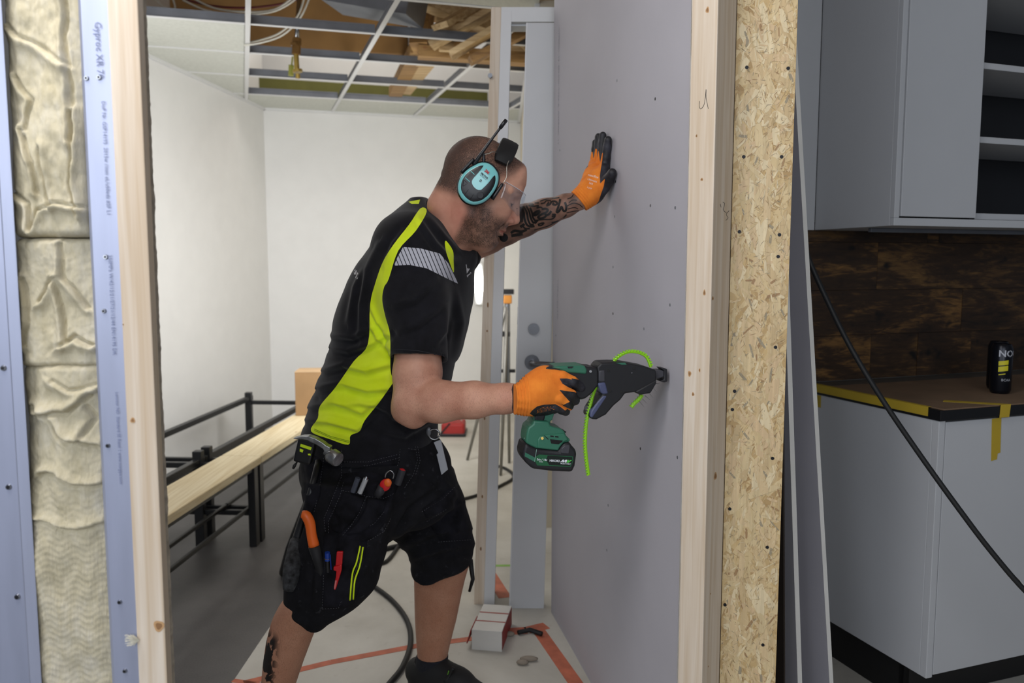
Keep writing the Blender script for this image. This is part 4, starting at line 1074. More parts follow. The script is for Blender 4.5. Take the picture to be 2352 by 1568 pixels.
# neck
nk = P(1012, 560, 2.02)
hf.cone(hd_(-.028, 0, -.040), nk, .054, .064, .03); hf.cone(hd_(.0, 0, -.085), P(1035, 570, 1.99), .046, .050, .02)
hf.cone(hd_(-.01, -.05, -.06), P(1050, 555, 1.93), .012, .010, .03)
hf.cone(hd_(-.055, 0, -.03), hd_(-.066, 0, -.085), .022, .026, .03)
V, Fq = hf.mesh(); V = relax(V, Fq, 1, .3); parts.append((V, Fq))
# --- rest of the body (coarser grid)
bf = Field((-.75, 1.62, -.02), (.30, 2.42, 1.55), .0042)
el = P(948, 922, 1.82); sh = P(948, 590, 1.90); wr = P(1196, 912, 1.705)
# hidden trunk so the body is one figure
bf.cone(P(1000, 545, 2.03), P(930, 700, 2.05), .080, .11, .03); bf.cone(P(930, 700, 2.05), P(860, 960, 2.05), .11, .09, .03)
bf.cone(P(850, 1050, 2.01), P(880, 1050, 2.12), .085, .085, .03)
# near arm
bf.cone(P(975, 560, 2.0), sh, .07, .06, .03)
ua = P(960, 800, 1.86)
bf.chain([sh, ua, P(957, 862, 1.845), el], [.060, .0520, .0530, .0455], .015)
bf.ell(P(962, 850, 1.84), (.050, .05, .060), None, .02)
f1 = P(1010, 922, 1.795); f2 = P(1090, 918, 1.76)
bf.chain([el, f1, f2, P(1160, 915, 1.722), wr], [.0440, .0470, .0400, .0315, .0290], .015)
bf.cone(P(928, 945, 1.83), P(950, 955, 1.82), .028, .030, .02)
bf.cone(wr, P(1235, 900, 1.69), .028, .026, .01)
# far arm
fs = P(1000, 590, 2.24); fe = P(1120, 540, 2.22); fw = P(1334, 460, 2.135)
bf.cone(P(980, 600, 2.12), fs, .07, .062, .02); bf.chain([fs, fe], [.062, .050], .02)
bf.chain([fe, P(1160, 522, 2.205), P(1200, 507, 2.19), P(1250, 490, 2.165), P(1300, 472, 2.145), fw], [.048, .0465, .0425, .0375, .0290, .0225], .015)
bf.cone(fw, P(1350, 453, 2.14), .0225, .018, .01)
# near leg
bf.stack([row(1330, 672, 790, 1.85, .070), row(1360, 666, 785, 1.85, .070), row(1385, 644, 765, 1.85, .067), row(1420, 626, 735, 1.85, .060), row(1470, 613, 715, 1.85, .058), row(1520, 606, 696, 1.85, .055), row(1568, 602, 680, 1.85, .050), row(1640, 594, 655, 1.85, .042), row(1720, 590, 640, 1.85, .036), row(1775, 585, 636, 1.85, .036), row(1800, 583, 638, 1.85, .036)], 2.0, .01)
bf.cone(P(850, 1090, 1.99), P(735, 1330, 1.87), .08, .062, .02)
# far leg
bf.stack([row(1240, 945, 1085, 2.22, .072), row(1290, 948, 1080, 2.22, .068), row(1330, 951, 1068, 2.23, .062), row(1370, 952, 1059, 2.23, .060), row(1420, 953, 1049, 2.24, .058), row(1470, 956, 1036, 2.24, .050), row(1510, 959, 1027, 2.24, .043), row(1550, 962, 1024, 2.24, .038), row(1590, 962, 1030, 2.24, .038)], 2.0, .01)
bf.cone(P(880, 1080, 2.12), P(1005, 1250, 2.2), .08, .065, .02)
V, Fq = bf.mesh(); V = relax(V, Fq, 2, .5)
o_ = len(parts[0][0]); Va = np.concatenate([parts[0][0], V]); Fa = np.concatenate([parts[0][1], Fq+o_])
nh = o_
# attributes
loc = (Va-np.array(HC)) @ np.array(HR)       # head-local f,l,g
f_, l_, g_ = loc[:, 0], loc[:, 1], loc[:, 2]; ish = np.arange(len(Va)) < nh
def sstep(a, b, x): t_ = np.clip((x-a)/(b-a), 0, 1); return t_*t_*(3-2*t_)
# stubble region: below a line from sideburn to nose base, in front of the ear, above the neck
low = sstep(-.030, -.052, g_-(f_-.03)*-.22)
front = sstep(-.010, .010, f_)
neckl = sstep(-.155, -.135, g_-.3*(f_-.05))
upper = 1-sstep(.004, .0, np.hypot((f_-.108)*1, (g_+.045)*1)-.030)*0
beard = low*front*neckl*ish
nose_m = sstep(.104, .109, f_)*sstep(-.066, -.062, g_); beard = beard*(1-nose_m)
cheek = np.exp(-(((f_-.072)/.022)**2+((g_+.048)/.014)**2)); beard = beard*(1-.85*cheek)
brow = np.exp(-((g_-.0175+.15*(np.abs(l_)-.03))/.0042)**2)*sstep(.012, .018, np.abs(l_))*sstep(.056, .046, np.abs(l_))*sstep(.06, .075, f_)*ish*.55
lash = np.exp(-((g_+.0178)/.0022)**2)*sstep(.017, .022, np.abs(l_))*sstep(.047, .042, np.abs(l_))*sstep(.078, .084, f_)*ish*1.3
side = sstep(.03, .018, f_)*sstep(-.02, .01, f_)*sstep(-.06, -.03, g_)*sstep(.03, .0, g_)*ish
beard = np.maximum(np.maximum(beard, side*.6), brow)
ln_mouth = np.exp(-((g_+.082)/.0085)**2)*np.exp(-(l_/.024)**4)*sstep(.082, .092, f_)*ish
lip = ln_mouth; beard = beard*(1-np.clip(lip*1.3, 0, 1))
red = np.exp(-(((f_+.02)/.06)**2+((g_+.09)/.05)**2))*ish*.7+np.exp(-(((f_-.112)/.018)**2+((g_+.045)/.02)**2))*ish*.6
def near_seg(V, a, b, r0, r1):
    a = np.array(a); b = np.array(b); ba = b-a; t_ = np.clip(((V-a)@ba)/(ba@ba), 0, 1); d = np.linalg.norm(V-a-ba*t_[:, None], axis=1)
    return sstep(r1, r0, d), t_
tf_, tt = near_seg(Va, fs, fw, .07, .10); tattoo = tf_*(~ish)*sstep(.3, .4, tt)*1.0
hn, _ = near_seg(Va, el, wr, .06, .09); hairy = hn*(~ish)*.8
pzl = sstep(zpx(1380, 1.85), zpx(1440, 1.85), Va[:, 2])*0
leg = sstep(.58, .50, Va[:, 2])*(~ish)
hairy = np.maximum(hairy, leg*.9); tan = leg*.85+hn*(~ish)*.05
lx = P(652, 1500, 1.85).x
tl = leg*(Va[:, 1] < 2.02)*sstep(lx+.012, lx-.012, Va[:, 0]-.12*(Va[:, 2]-.34))*sstep(zpx(1425, 1.85), zpx(1450, 1.85), Va[:, 2])
body = npmesh('body', Va, Fa, SKIN, person, dict(lash=lash, beard=beard, lip=lip, red=red, tattoo=tattoo, hairy=hairy, tan=tan, tattoo_leg=tl))
# --- cropped hair: a thin cap over the skull
Vh = parts[0][0]; Fh = parts[0][1]; fh, lh, gh = loc[:nh, 0], loc[:nh, 1], loc[:nh, 2]
hl = np.minimum.reduce([ (gh-(-.050-.5*(fh+.085))*1.0) , .088-fh-.35*np.abs(lh)+.35*(gh-.06), gh*1.0+.55*(-fh)+.052-.0 ])
hm = np.minimum(gh+.055+.45*np.clip(fh+.09, 0, 1)*0, .080-fh+.5*(gh-.075))
hm = np.minimum(hm, gh-.9*fh+.052)
hm = np.where(fh > -.005, np.minimum(hm, gh-.030+np.clip(.045-fh, 0, .05)*1.2), hm)
hmask = sstep(-.012, .022, hm)
sel = hmask > .001; fsel = sel[Fh].all(1); Fs = Fh[fsel]; use = np.unique(Fs); mp = np.full(nh, -1); mp[use] = np.arange(len(use))
nrm_ = np.zeros((nh, 3)); a_ = Vh[Fh[:, 2]]-Vh[Fh[:, 0]]; b_ = Vh[Fh[:, 3]]-Vh[Fh[:, 1]]; cr = np.cross(a_, b_)
for k in range(4): np.add.at(nrm_, Fh[:, k], cr)
nrm_ /= np.linalg.norm(nrm_, axis=1)[:, None]+1e-12
if ((nrm_*(Vh-np.array(HC))).sum(1)).mean() < 0: nrm_ = -nrm_
Vc = Vh[use]+nrm_[use]*.0011
def hairmat():
    t = NT('cropped_hair'); co = t.coord(); n = t.noise(co, 760, 2, .7); n2 = t.noise(co, 45, 3, .6)
    t.base(t.ramp(n2, [(.3, srgb('211b19')), (.7, srgb('3d3430'))])); t.set(Roughness=.8)
    al = t.math('MULTIPLY', t.attr('cover'), t.math('MULTIPLY_ADD', n2, .7, .52))
    thr = t.math('LESS_THAN', n, t.math('MULTIPLY_ADD', al, .42, .24))
    thr = t.math('MULTIPLY_ADD', thr, .55, .34)
    t.link(t.math('MULTIPLY', thr, t.math('MINIMUM', t.math('MULTIPLY', t.attr('cover'), 2), .80)), t.b.inputs['Alpha']); return t.m
thin = .80+.20*sstep(-.02, -.08, fh)  # thinner towards the front
hair = npmesh('hair', Vc, mp[Fs], hairmat(), person, dict(cover=(hmask*thin)[use]))

def vnormals(V, F_):
    N = np.zeros_like(V); cr = np.cross(V[F_[:, 2]]-V[F_[:, 0]], V[F_[:, 3]]-V[F_[:, 1]])
    for k in range(4):
        for ax in range(3): N[:, ax] += np.bincount(F_[:, k], cr[:, ax], len(V))
    N /= np.linalg.norm(N, axis=1)[:, None]+1e-12
    return N if ((V-V.mean(0))*N).sum(1).mean() > 0 else -N
def toU(V): 
    d = V-np.array((0, 0, H0)); yy = d[:, 1]*math.cos(TH)-d[:, 2]*math.sin(TH); zz = d[:, 1]*math.sin(TH)+d[:, 2]*math.cos(TH)
    return 1176+FP*d[:, 0]/yy, 784-FP*zz/yy
def creases(V, F_, lines, ymax):
    # cloth creases: a crest with a hollow below it, following lines given in side view
    N = vnormals(V, F_); ux, uy = toU(V); H = np.zeros(len(V)); near = np.clip((ymax-V[:, 1])/.04, 0, 1)
    for amp, wd, pts in lines:
        best = np.full(len(V), 1e9); sgn = np.zeros(len(V)); tt = np.zeros(len(V)); n = len(pts)-1
        for i in range(n):
            (ax, ay), (bx, by) = pts[i], pts[i+1]; dx, dy = bx-ax, by-ay; l2 = dx*dx+dy*dy
            t_ = np.clip(((ux-ax)*dx+(uy-ay)*dy)/l2, 0, 1); ex, ey = ux-ax-dx*t_, uy-ay-dy*t_; dd = np.hypot(ex, ey)
            m_ = dd < best; best = np.where(m_, dd, best); sgn = np.where(m_, np.sign(dx*ey-dy*ex), sgn); tt = np.where(m_, (i+t_)/n, tt)
        s = best*sgn; env = np.sin(np.pi*np.clip(tt*.9+.05, 0, 1))**.6
        H += amp*env*(np.exp(-(s/wd)**2)-.75*np.exp(-((s-1.5*wd)/wd)**2))
    return V+N*(H*near)[:, None]
# --- shirt
sf = Field((-.58, 1.76, .70), (-.00, 2.34, 1.42), .0034)
DT = 2.05
sf.stack([row(1034, 702, 1000, DT, .165), row(1000, 697, 1003, DT, .17), row(975, 700, 1006, DT, .172), row(950, 706, 1010, DT, .175), row(900, 724, 1024, DT, .18), row(850, 742, 1042, DT, .185), row(800, 762, 1060, DT, .19), row(745, 768, 1076, DT, .195), row(700, 782, 1084, DT, .2), row(650, 800, 1089, DT, .2), row(600, 829, 1090, DT, .2), row(560, 856, 1086, DT, .19), row(530, 876, 1068, DT, .17), row(505, 895, 1042, DT, .14), row(485, 912, 1010, DT, .10), row(468, 938, 985, DT, .07), row(462, 950, 975, DT, .05)], 2.15, 0)
sf.cone(P(985, 520, 2.04), P(940, 560, 1.93), .055, .075, .05)       # near shoulder slope
slv0 = P(948, 590, 1.915); slv1 = P(963, 850, 1.838)
sv = Field((-.58, 1.76, .70), (-.00, 2.34, 1.42), .0034)
sv.chain([P(1000, 560, 1.99), slv0], [.075, .090], .03)
sv.chain([slv0, P(955, 690, 1.875), slv1], [.092, .079, .0665], .018)
sd_ = (Vector(slv1)-Vector(slv0)).normalized()
sv.cut(P(963, 823, 1.846), (sd_+Vector((-.13, 0, 0))).normalized())
sv.cone(P(957, 760, 1.86), P(967, 880, 1.83), .0590, .0625, 0, 'sub')
g = np.meshgrid(*[sf.ax[i].astype(np.float32) for i in range(3)], indexing='ij', sparse=True)
h_ = np.maximum(.022-np.abs(sf.a-sv.a), 0)/.022; sf.a = (np.minimum(sf.a, sv.a)-h_*h_*.022*.25*(g[2] > P(960, 760, 1.86).z)).astype(np.float32); del sv
# far sleeve
sf.chain([P(1000, 595, 2.14), P(1020, 595, 2.19), P(1062, 588, 2.21)], [.085, .068, .052], .03)
sf.chain([P(1040, 575, 1.98), P(1062, 590, 2.0)], [.046, .040], .02)
# neck opening
sf.cone(P(1014, 522, 2.02), hd_(-.03, 0, -.02), .060, .066, .004, 'sub'); sf.cone(P(1040, 522, 2.0), hd_(.0, 0, -.06), .050, .060, .004, 'sub')
# collar rib
for a0 in range(0, 40):
    pass
def fold(pts, r, depth=.5, D=1.87, k=.012):
    P3 = [P(x, y, d) for x, y, d in pts]
    sf.chain(P3, [r]*len(P3), k)
X_, Y_, Z_ = g
sf.a += (.0022*np.sin(38*X_+19*Z_+5*np.sin(9*Y_))*np.sin(31*Z_-13*X_+2)+.0016*np.sin(75*Z_+22*X_)*np.clip((1.18-Z_)*4, 0, 1)).astype(np.float32)
V, Fq = sf.mesh(); V = relax(V, Fq, 2, .45)
V = creases(V, Fq, [(.010, 7, [(765, 800), (800, 806), (850, 790), (893, 765)]), (.011, 8, [(745, 850), (790, 838), (840, 850), (896, 835)]), (.009, 7, [(760, 770), (810, 775), (860, 750)]),
    (.012, 9, [(735, 890), (790, 880), (845, 895), (898, 890)]), (.010, 8, [(715, 935), (770, 925), (830, 945), (880, 910)]), (.009, 7, [(705, 965), (755, 968), (820, 985), (860, 950)]), (.006, 6, [(850, 700), (868, 740), (893, 770)]),
    (.006, 6, [(846, 720), (860, 765), (890, 800)]), (.008, 8, [(742, 915), (800, 925), (850, 925), (890, 940), (940, 985)]), (.007, 8, [(870, 560), (845, 620), (830, 700), (828, 780)]), (.006, 8, [(850, 580), (815, 660), (800, 740)]),
    (.007, 9, [(905, 700), (950, 690), (1000, 640)]), (.006, 8, [(915, 760), (960, 745), (1015, 700)]), (.006, 8, [(1045, 660), (1060, 740), (1050, 820)]), (.008, 8, [(900, 960), (950, 950), (1000, 930)]), (.007, 8, [(860, 985), (930, 1000), (990, 965)]),
    (.005, 7, [(1000, 790), (1022, 760), (1026, 700)]), (.006, 8, [(930, 530), (905, 560), (885, 610)]), (.006, 7, [(985, 500), (1020, 545), (1050, 575)]), (.005, 6, [(960, 500), (1000, 560), (1040, 600)])], 2.2)
Xv, Zv = V[:, 0], V[:, 2]; near = V[:, 1] < 2.12
# pattern pieces are defined on the garment in side view; account for depth of the cloth
ux, uy = toU(V)
yel = [(966, 478), (980, 486), (955, 530), (915, 575), (893, 640), (882, 660), (878, 690), (886, 730), (896, 770), (897, 850), (904, 870), (903, 878), (870, 925), (838, 965), (826, 990), (805, 1000), (800, 1021), (757, 1008), (714, 990), (730, 960), (735, 932), (770, 890), (812, 830), (845, 790), (850, 700), (862, 650), (880, 600), (905, 560), (940, 515)]
yel2 = [(1023, 552), (1040, 575), (1042, 600), (1042, 626), (1032, 600), (1024, 575)]
yel3 = [(938, 463), (965, 458), (962, 468), (945, 468)]
refl = [(926, 567), (965, 570), (1010, 582), (1030, 605), (1053, 652), (1020, 636), (980, 616), (940, 608), (905, 610), (913, 590)]
def sp_(L):
    out = []; n = len(L)
    for i in range(n):
        p0, p1, p2, p3 = L[i-1], L[i], L[(i+1) % n], L[(i+2) % n]
        for k in range(4):
            t = k/4; out.append(tuple(.5*((2*b)+(c-a)*t+(2*a-5*b+4*c-e)*t*t+(3*b-a-3*c+e)*t**3) for a, b, c, e in zip(p0, p1, p2, p3)))
    return out
yel = sp_(yel); yel2 = sp_(yel2)
nearv = np.where(V[:, 1] < 2.06, 0, -100.)
sy = np.maximum(np.maximum(polysd(yel, ux, uy), polysd(yel2, ux, uy)), polysd(yel3, ux, uy))+nearv
sr = polysd(refl, ux, uy)+nearv
ln_ = (ux*.92+uy*-.38)
def shirtmat():
    t, co, c, n, n2 = fabric('shirt_fabric', '101014', '1b1b21')
    fy = t.math('GREATER_THAN', t.attr('yel'), 0.0); fr = t.math('GREATER_THAN', t.attr('refl'), 0.0)
    sw = t.math('GREATER_THAN', t.math('FRACT', t.math('MULTIPLY', t.attr('stripe'), .118)), .22)
    c = t.mix(fy, c, t.ramp(n, [(.3, srgb('dcf21e')), (.7, srgb('e6fa36'))]))
    c = t.mix(fr, c, t.mix(sw, srgb('3a3a42'), srgb('bfc0ca')))
    t.base(c); t.set(Roughness=.9, Sheen_Weight=.12); t.b.inputs['Specular IOR Level'].default_value = .2; t.bump(n2, .25, .0008); return t.m
shirt = npmesh('shirt', V, Fq, shirtmat(), person, dict(yel=sy, refl=sr, stripe=ln_))
# hem stitches and collar
THR = mat('dark_thread', '24242a', .8)
COLL = mat('collar_rib', '0e0e12', .9)
cpts = [P(955, 462, 2.02), P(985, 480, 1.972), P(1012, 512, 1.948), P(1040, 545, 1.93), P(1062, 562, 1.925), P(1086, 566, 1.96)]
M().tube(cpts, [.004, .0065, .007, .007, .0065, .004], 8, sub=5).build('collar', COLL, person, smooth=True)
yth = mat('yellow_thread', '6f8a00', .8)
# back and chest print
wpr = mat('white_print', 'c9c9cc', .7)

# --- shorts
pf = Field((-.62, 1.72, .32), (.02, 2.38, .90), .0038)
pf.stack([row(985, 704, 1000, DT, .158), row(1010, 700, 1006, DT, .160), row(1060, 690, 1038, DT, .165), row(1100, 695, 1046, DT, .165), row(1150, 700, 1050, DT, .160), row(1185, 720, 1020, DT, .150), row(1210, 800, 940, DT, .10)], 2.3, 0)
pf.stack([row(1090, 697, 900, 1.93, .10), row(1150, 700, 925, 1.92, .105), row(1200, 703, 902, 1.91, .108), row(1250, 682, 893, 1.90, .112), row(1300, 668, 880, 1.88, .112), row(1345, 657, 862, 1.87, .108), row(1372, 656, 842, 1.87, .10), row(1392, 664, 815, 1.86, .095), row(1408, 700, 775, 1.86, .085), row(1415, 715, 755, 1.86, .08)], 2.3, .03)
pf.stack([row(1080, 860, 1040, 2.17, .10), row(1130, 880, 1062, 2.18, .108), row(1180, 888, 1076, 2.18, .108), row(1220, 900, 1088, 2.19, .108), row(1260, 934, 1090, 2.2, .105), row(1288, 942, 1086, 2.2, .10), row(1302, 945, 1062, 2.2, .095), row(1312, 950, 1010, 2.2, .09)], 2.3, .03)
# hollow hems
pf.cone(P(735, 1392, 1.86), P(722, 1450, 1.85), .056, .060, .0, 'sub'); pf.cone(P(1018, 1290, 2.2), P(1010, 1340, 2.22), .068, .072, 0, 'sub')
g = np.meshgrid(*[pf.ax[i].astype(np.float32) for i in range(3)], indexing='ij', sparse=True)
X_, Y_, Z_ = g
pf.a += (.0024*np.sin(33*X_+40*Z_)*np.sin(25*Z_-30*X_+1)+.0012*np.sin(90*Z_+40*X_)).astype(np.float32)
V, Fq = pf.mesh(); V = relax(V, Fq, 2, .45)
V = creases(V, Fq, [(.010, 9, [(895, 1220), (930, 1160), (1000, 1110)]), (.009, 9, [(900, 1240), (960, 1190), (1050, 1160)]), (.009, 9, [(925, 1255), (990, 1225), (1075, 1215)]), (.008, 8, [(945, 1285), (1010, 1262), (1085, 1250)]),
    (.009, 9, [(905, 1100), (890, 1170), (870, 1240)]), (.008, 8, [(700, 1130), (712, 1190), (690, 1260), (670, 1330)]), (.007, 8, [(860, 1240), (840, 1300), (790, 1370)]), (.007, 8, [(725, 1240), (730, 1310), (722, 1390)]),
    (.008, 8, [(700, 1050), (760, 1062), (840, 1052)]), (.007, 8, [(940, 1040), (960, 1080), (940, 1130)]), (.007, 8, [(980, 1080), (1020, 1110), (1055, 1150)]), (.006, 7, [(1060, 1180), (1040, 1230), (1050, 1290)]), (.006, 7, [(760, 1150), (790, 1200), (780, 1260)])], 2.4)
def denim():
    t, co, c, n, n2 = fabric('black_work_cloth', '0d0d10', '18181d')
    s_ = t.noise(co, 60, 5, .7, .4); c = t.mix(t.ramp(s_, [(.60, (0, 0, 0)), (.78, (.30, .30, .30))]), c, srgb('6b6c74'))
    t.base(c); t.set(Roughness=.88); t.b.inputs['Specular IOR Level'].default_value = .22; t.bump(n2, .35, .001); return t.m
DENIM = denim()
shorts = npmesh('work_shorts', V, Fq, DENIM, person)
from mathutils.bvhtree import BVHTree
def tree_of(o):
    me = o.data; b = BASE[o.name]; b = BASE[person.name]
    return BVHTree.FromPolygons([v.co+b for v in me.vertices], [tuple(p.vertices) for p in me.polygons])
T_SHIRT, T_SHORTS, T_BODY = tree_of(shirt), tree_of(shorts), tree_of(body)
CAM0 = Vector((0, 0, H0))
def surf(tree, x, y, off=0):
    d = ray(x, y).normalized(); h = tree.ray_cast(CAM0, d)
    if h[0] is None: return None
    return h[0]-d*off
def surf_path(tree, pts, off=0, step=4):
    out = []
    for (x0, y0), (x1, y1) in zip(pts[:-1], pts[1:]):
        n = max(1, int(math.hypot(x1-x0, y1-y0)/step))
        for k in range(n): 
            p = surf(tree, x0+(x1-x0)*k/n, y0+(y1-y0)*k/n, off)
            if p is not None: out.append(p)
    p = surf(tree, *pts[-1], off)
    if p is not None: out.append(p)
    return out
def smooth_pts(pts, n=5):
    out = []
    for i in range(len(pts)-1):
        p0 = pts[max(i-1, 0)]; p1 = pts[i]; p2 = pts[i+1]; p3 = pts[min(i+2, len(pts)-1)]
        for k in range(n):
            t = k/n; out.append(tuple(.5*((2*b)+(c-a)*t+(2*a-5*b+4*c-d)*t*t+(3*b-a-3*c+d)*t**3) for a, b, c, d in zip(p0, p1, p2, p3)))
    out.append(pts[-1]); return out
def patch(tree, poly, h, w, step=2.5, lift=-.0015):
    # soft raised panel over a garment
    xs = [p[0] for p in poly]; ys = [p[1] for p in poly]
    X = np.arange(min(xs)-step, max(xs)+2*step, step); Y = np.arange(min(ys)-step, max(ys)+2*step, step)
    gx, gy = np.meshgrid(X, Y); sd = polysd(poly, gx, gy); idx = {}; q = M()
    for j in range(len(Y)):
        for i in range(len(X)):
            if sd[j, i] > -step:
                t_ = min(1, max(0, sd[j, i]/w)); p = surf(tree, X[i], Y[j], lift+h*(t_*(2-t_)))
                if p is not None: idx[(i, j)] = len(q.v); q.v.append(p)
    for (i, j) in list(idx):
        k = [(i, j), (i+1, j), (i+1, j+1), (i, j+1)]
        if all(c in idx for c in k): q.f.append(tuple(idx[c] for c in k)); q.mi.append(0)
    return q
def ribbon(tree, pts, wd, off=.0006, taper=False):
    pts = smooth_pts(pts, 5); q = M(); prev = None; L = len(pts)
    for i, (x, y) in enumerate(pts):
        a = pts[max(i-1, 0)]; b = pts[min(i+1, L-1)]; dx, dy = b[0]-a[0], b[1]-a[1]; l = math.hypot(dx, dy)+1e-9
        ww = wd*(math.sin(math.pi*min(1, (i+1.2)/(L+1.4)))**.5 if taper else 1); nx, ny = -dy/l*ww/2, dx/l*ww/2
        p, r_ = surf(tree, x+nx, y+ny, off), surf(tree, x-nx, y-ny, off)
        if p is None or r_ is None or (prev and (p-prev[0]).length > .04): prev = None; continue
        k = len(q.v); q.v += [p, r_]
        if prev: q.f.append((k-2, k-1, k+1, k)); q.mi.append(0)
        prev = (p, r_)
    return q

# ---- tattoos on the forearm
INK = mat('tattoo_ink', '14100f', .55); INK2 = mat('tattoo_shade', '4a3c36', .55)
def Zt(x, y): return (1160+x/11.2, 430+y/11.2)
q = M()
for wd, pts in ((5.2, [(1420, 300), (1400, 400), (1370, 500), (1330, 640), (1400, 600), (1450, 500), (1500, 600), (1560, 600), (1575, 500), (1540, 380)]),
                (5.5, [(900, 600), (800, 630), (720, 700), (760, 720), (850, 680), (900, 610)]), (5, [(940, 560), (1050, 550), (1100, 590), (1050, 650), (930, 700), (850, 770), (900, 800), (1000, 780), (1060, 720), (1020, 680)]),
                (5, [(1060, 720), (1130, 690), (1190, 610)]), (4.5, [(1060, 470), (1150, 440), (1200, 370), (1280, 360), (1340, 400), (1310, 450), (1230, 440), (1260, 400)]),
                (4, [(1080, 450), (1130, 380)]), (3.5, [(600, 430), (700, 430), (720, 450), (620, 470), (740, 490), (860, 470), (820, 530), (900, 510), (960, 530)]), (3, [(760, 400), (870, 400)]), (3, [(920, 420), (1010, 400), (1060, 350), (1180, 345)]),
                (3, [(900, 360), (1040, 310), (1200, 290), (1400, 260)]), (5, [(420, 500), (480, 620), (500, 800), (560, 960), (660, 1010), (760, 1000)]), (4.5, [(470, 480), (560, 640), (590, 820), (650, 950), (740, 960)]),
                (4.5, [(540, 470), (620, 620), (660, 780), (720, 900), (800, 900)]), (4.5, [(640, 520), (690, 640), (720, 780), (800, 890)]), (12, [(380, 560), (400, 700), (400, 900), (470, 1010)]), (8, [(330, 520), (360, 600), (330, 980)]),
                (4, [(430, 960), (520, 1060), (640, 1060)]), (7, [(160, 1250), (320, 1220), (460, 1200)]), (6, [(150, 1180), (250, 1120), (420, 1140), (560, 1090)]), (3, [(780, 850), (1000, 830), (1200, 820), (1300, 740)]),
                (3, [(770, 940), (850, 850)]), (3.5, [(840, 960), (920, 930), (1000, 920), (930, 980), (850, 980)]), (3, [(1200, 910), (1350, 870), (1500, 790), (1580, 700)]), (2.2, [(750, 1100), (900, 1060), (1100, 1000), (1300, 900), (1500, 830)]),
                (2, [(1600, 480), (1750, 410), (1900, 440), (2000, 520)]), (2, [(1620, 560), (1780, 520), (1880, 560)]), (2, [(1600, 300), (1700, 260), (1760, 180)]), (2, [(1640, 400), (1730, 330), (1850, 330)]), (2, [(1580, 660), (1750, 620), (1900, 600)]),
                (4, [(1210, 700), (1290, 700), (1260, 740), (1200, 750)]), (3, [(600, 820), (560, 700), (520, 560)])):
    r2 = ribbon(T_BODY, [Zt(*p) for p in pts], wd); q.add(r2.v, r2.f)
o = q.build('tattoo', INK, person, recalc=False)

# ---- belt line, pockets, stitches on the shorts
def Z4(x, y): return (620+x/2.666, 980+y/2.666)
PKT = mat('pocket_cloth', '14141a', .9, var=.35, vscale=30, bump=.3, bscale=900, spec=.2)
for nm, poly, h, w in (
    ('holster_pocket', [(445, 385), (590, 420), (580, 470), (560, 520), (500, 600), (430, 665), (372, 640), (352, 590), (400, 480)], .012, 9),
    ('holster_pocket', [(590, 420), (700, 432), (725, 420), (710, 500), (660, 580), (560, 660), (480, 672), (445, 655), (520, 590), (575, 500)], .014, 9),
    ('holster_backing', [(430, 285), (560, 270), (780, 300), (790, 360), (740, 470), (700, 600), (640, 680), (540, 720), (420, 700), (340, 650), (325, 570), (370, 440)], .006, 6),
    ('thigh_pocket', [(330, 640), (600, 700), (580, 820), (560, 960), (520, 1080), (440, 1120), (320, 1110), (310, 860)], .007, 6),
    ('flap_pocket', [(455, 215), (780, 160), (800, 210), (780, 240), (460, 250)], .004, 4),
    ('cargo_pocket', [(930, 500), (1150, 345), (1215, 560), (1240, 690), (1040, 705), (960, 580)], .008, 8),
    ('hammer_loop', [(195, 120), (330, 200), (310, 420), (250, 560), (200, 540), (220, 340)], .010, 6)):
    patch(T_SHORTS, [Z4(*p) for p in poly], h, w).build(nm, PKT, person, smooth=True)
STI = mat('stitching', '5c5c62', .8)
q = M()
for pts in ([(340, 640), (330, 560), (370, 470), (440, 300), (440, 120)], [(360, 650), (358, 580), (430, 420), (452, 330)], [(455, 215), (600, 215), (780, 170)], [(460, 240), (600, 238), (790, 190)], [(800, 100), (792, 200), (780, 240)], [(445, 390), (520, 405), (590, 425), (700, 438), (765, 405)],
            [(590, 430), (545, 530), (500, 600), (440, 670)], [(700, 520), (640, 590), (560, 640)], [(890, 120), (905, 200), (880, 290), (820, 380)], [(905, 120), (920, 210), (890, 300)], [(320, 1115), (420, 1110), (440, 1060)], [(320, 1110), (330, 900)], [(1030, 705), (1240, 690)],
            [(930, 520), (1060, 440), (1150, 350)], [(960, 580), (1080, 505)], [(870, 90), (890, 75)], [(640, 110), (800, 125)], [(830, 130), (890, 140)], [(600, 700), (700, 640), (740, 560)], [(330, 190), (300, 400), (270, 520)], [(480, 490), (435, 580)]):
    pts = [Z4(*p) for p in pts]; L = surf_path(T_SHORTS, pts, .0165 if False else .006, 3)
    for i in range(0, len(L)-1, 2): q.tube([L[i], L[i].lerp(L[i+1], .9)], .00045, 4)
o = q.build('stitching', STI, person); o['kind'] = 'stuff'
# belt / waistband below the hem
wb = surf_path(T_SHORTS, [(700, 1024), (760, 1030), (850, 1030), (930, 1022), (1000, 1000)], .002)
# zip lines
ZY = mat('neon_zip', 'd2ee12', .6)
for pts in ([(553, 728), (530, 830), (505, 900), (490, 1060)], [(570, 735), (550, 850), (520, 940), (510, 1055)]):
    L = surf_path(T_SHORTS, smooth_pts([Z4(*p) for p in pts]), .009, 4); M().tube(L, .0021, 6).build('neon_piping', ZY, person, smooth=True)
L = surf_path(T_SHORTS, smooth_pts([Z4(*p) for p in [(562, 735), (541, 840), (513, 920), (500, 1058)]]), .0085, 4); M().tube(L, .0012, 5).build('zip', THR, person)

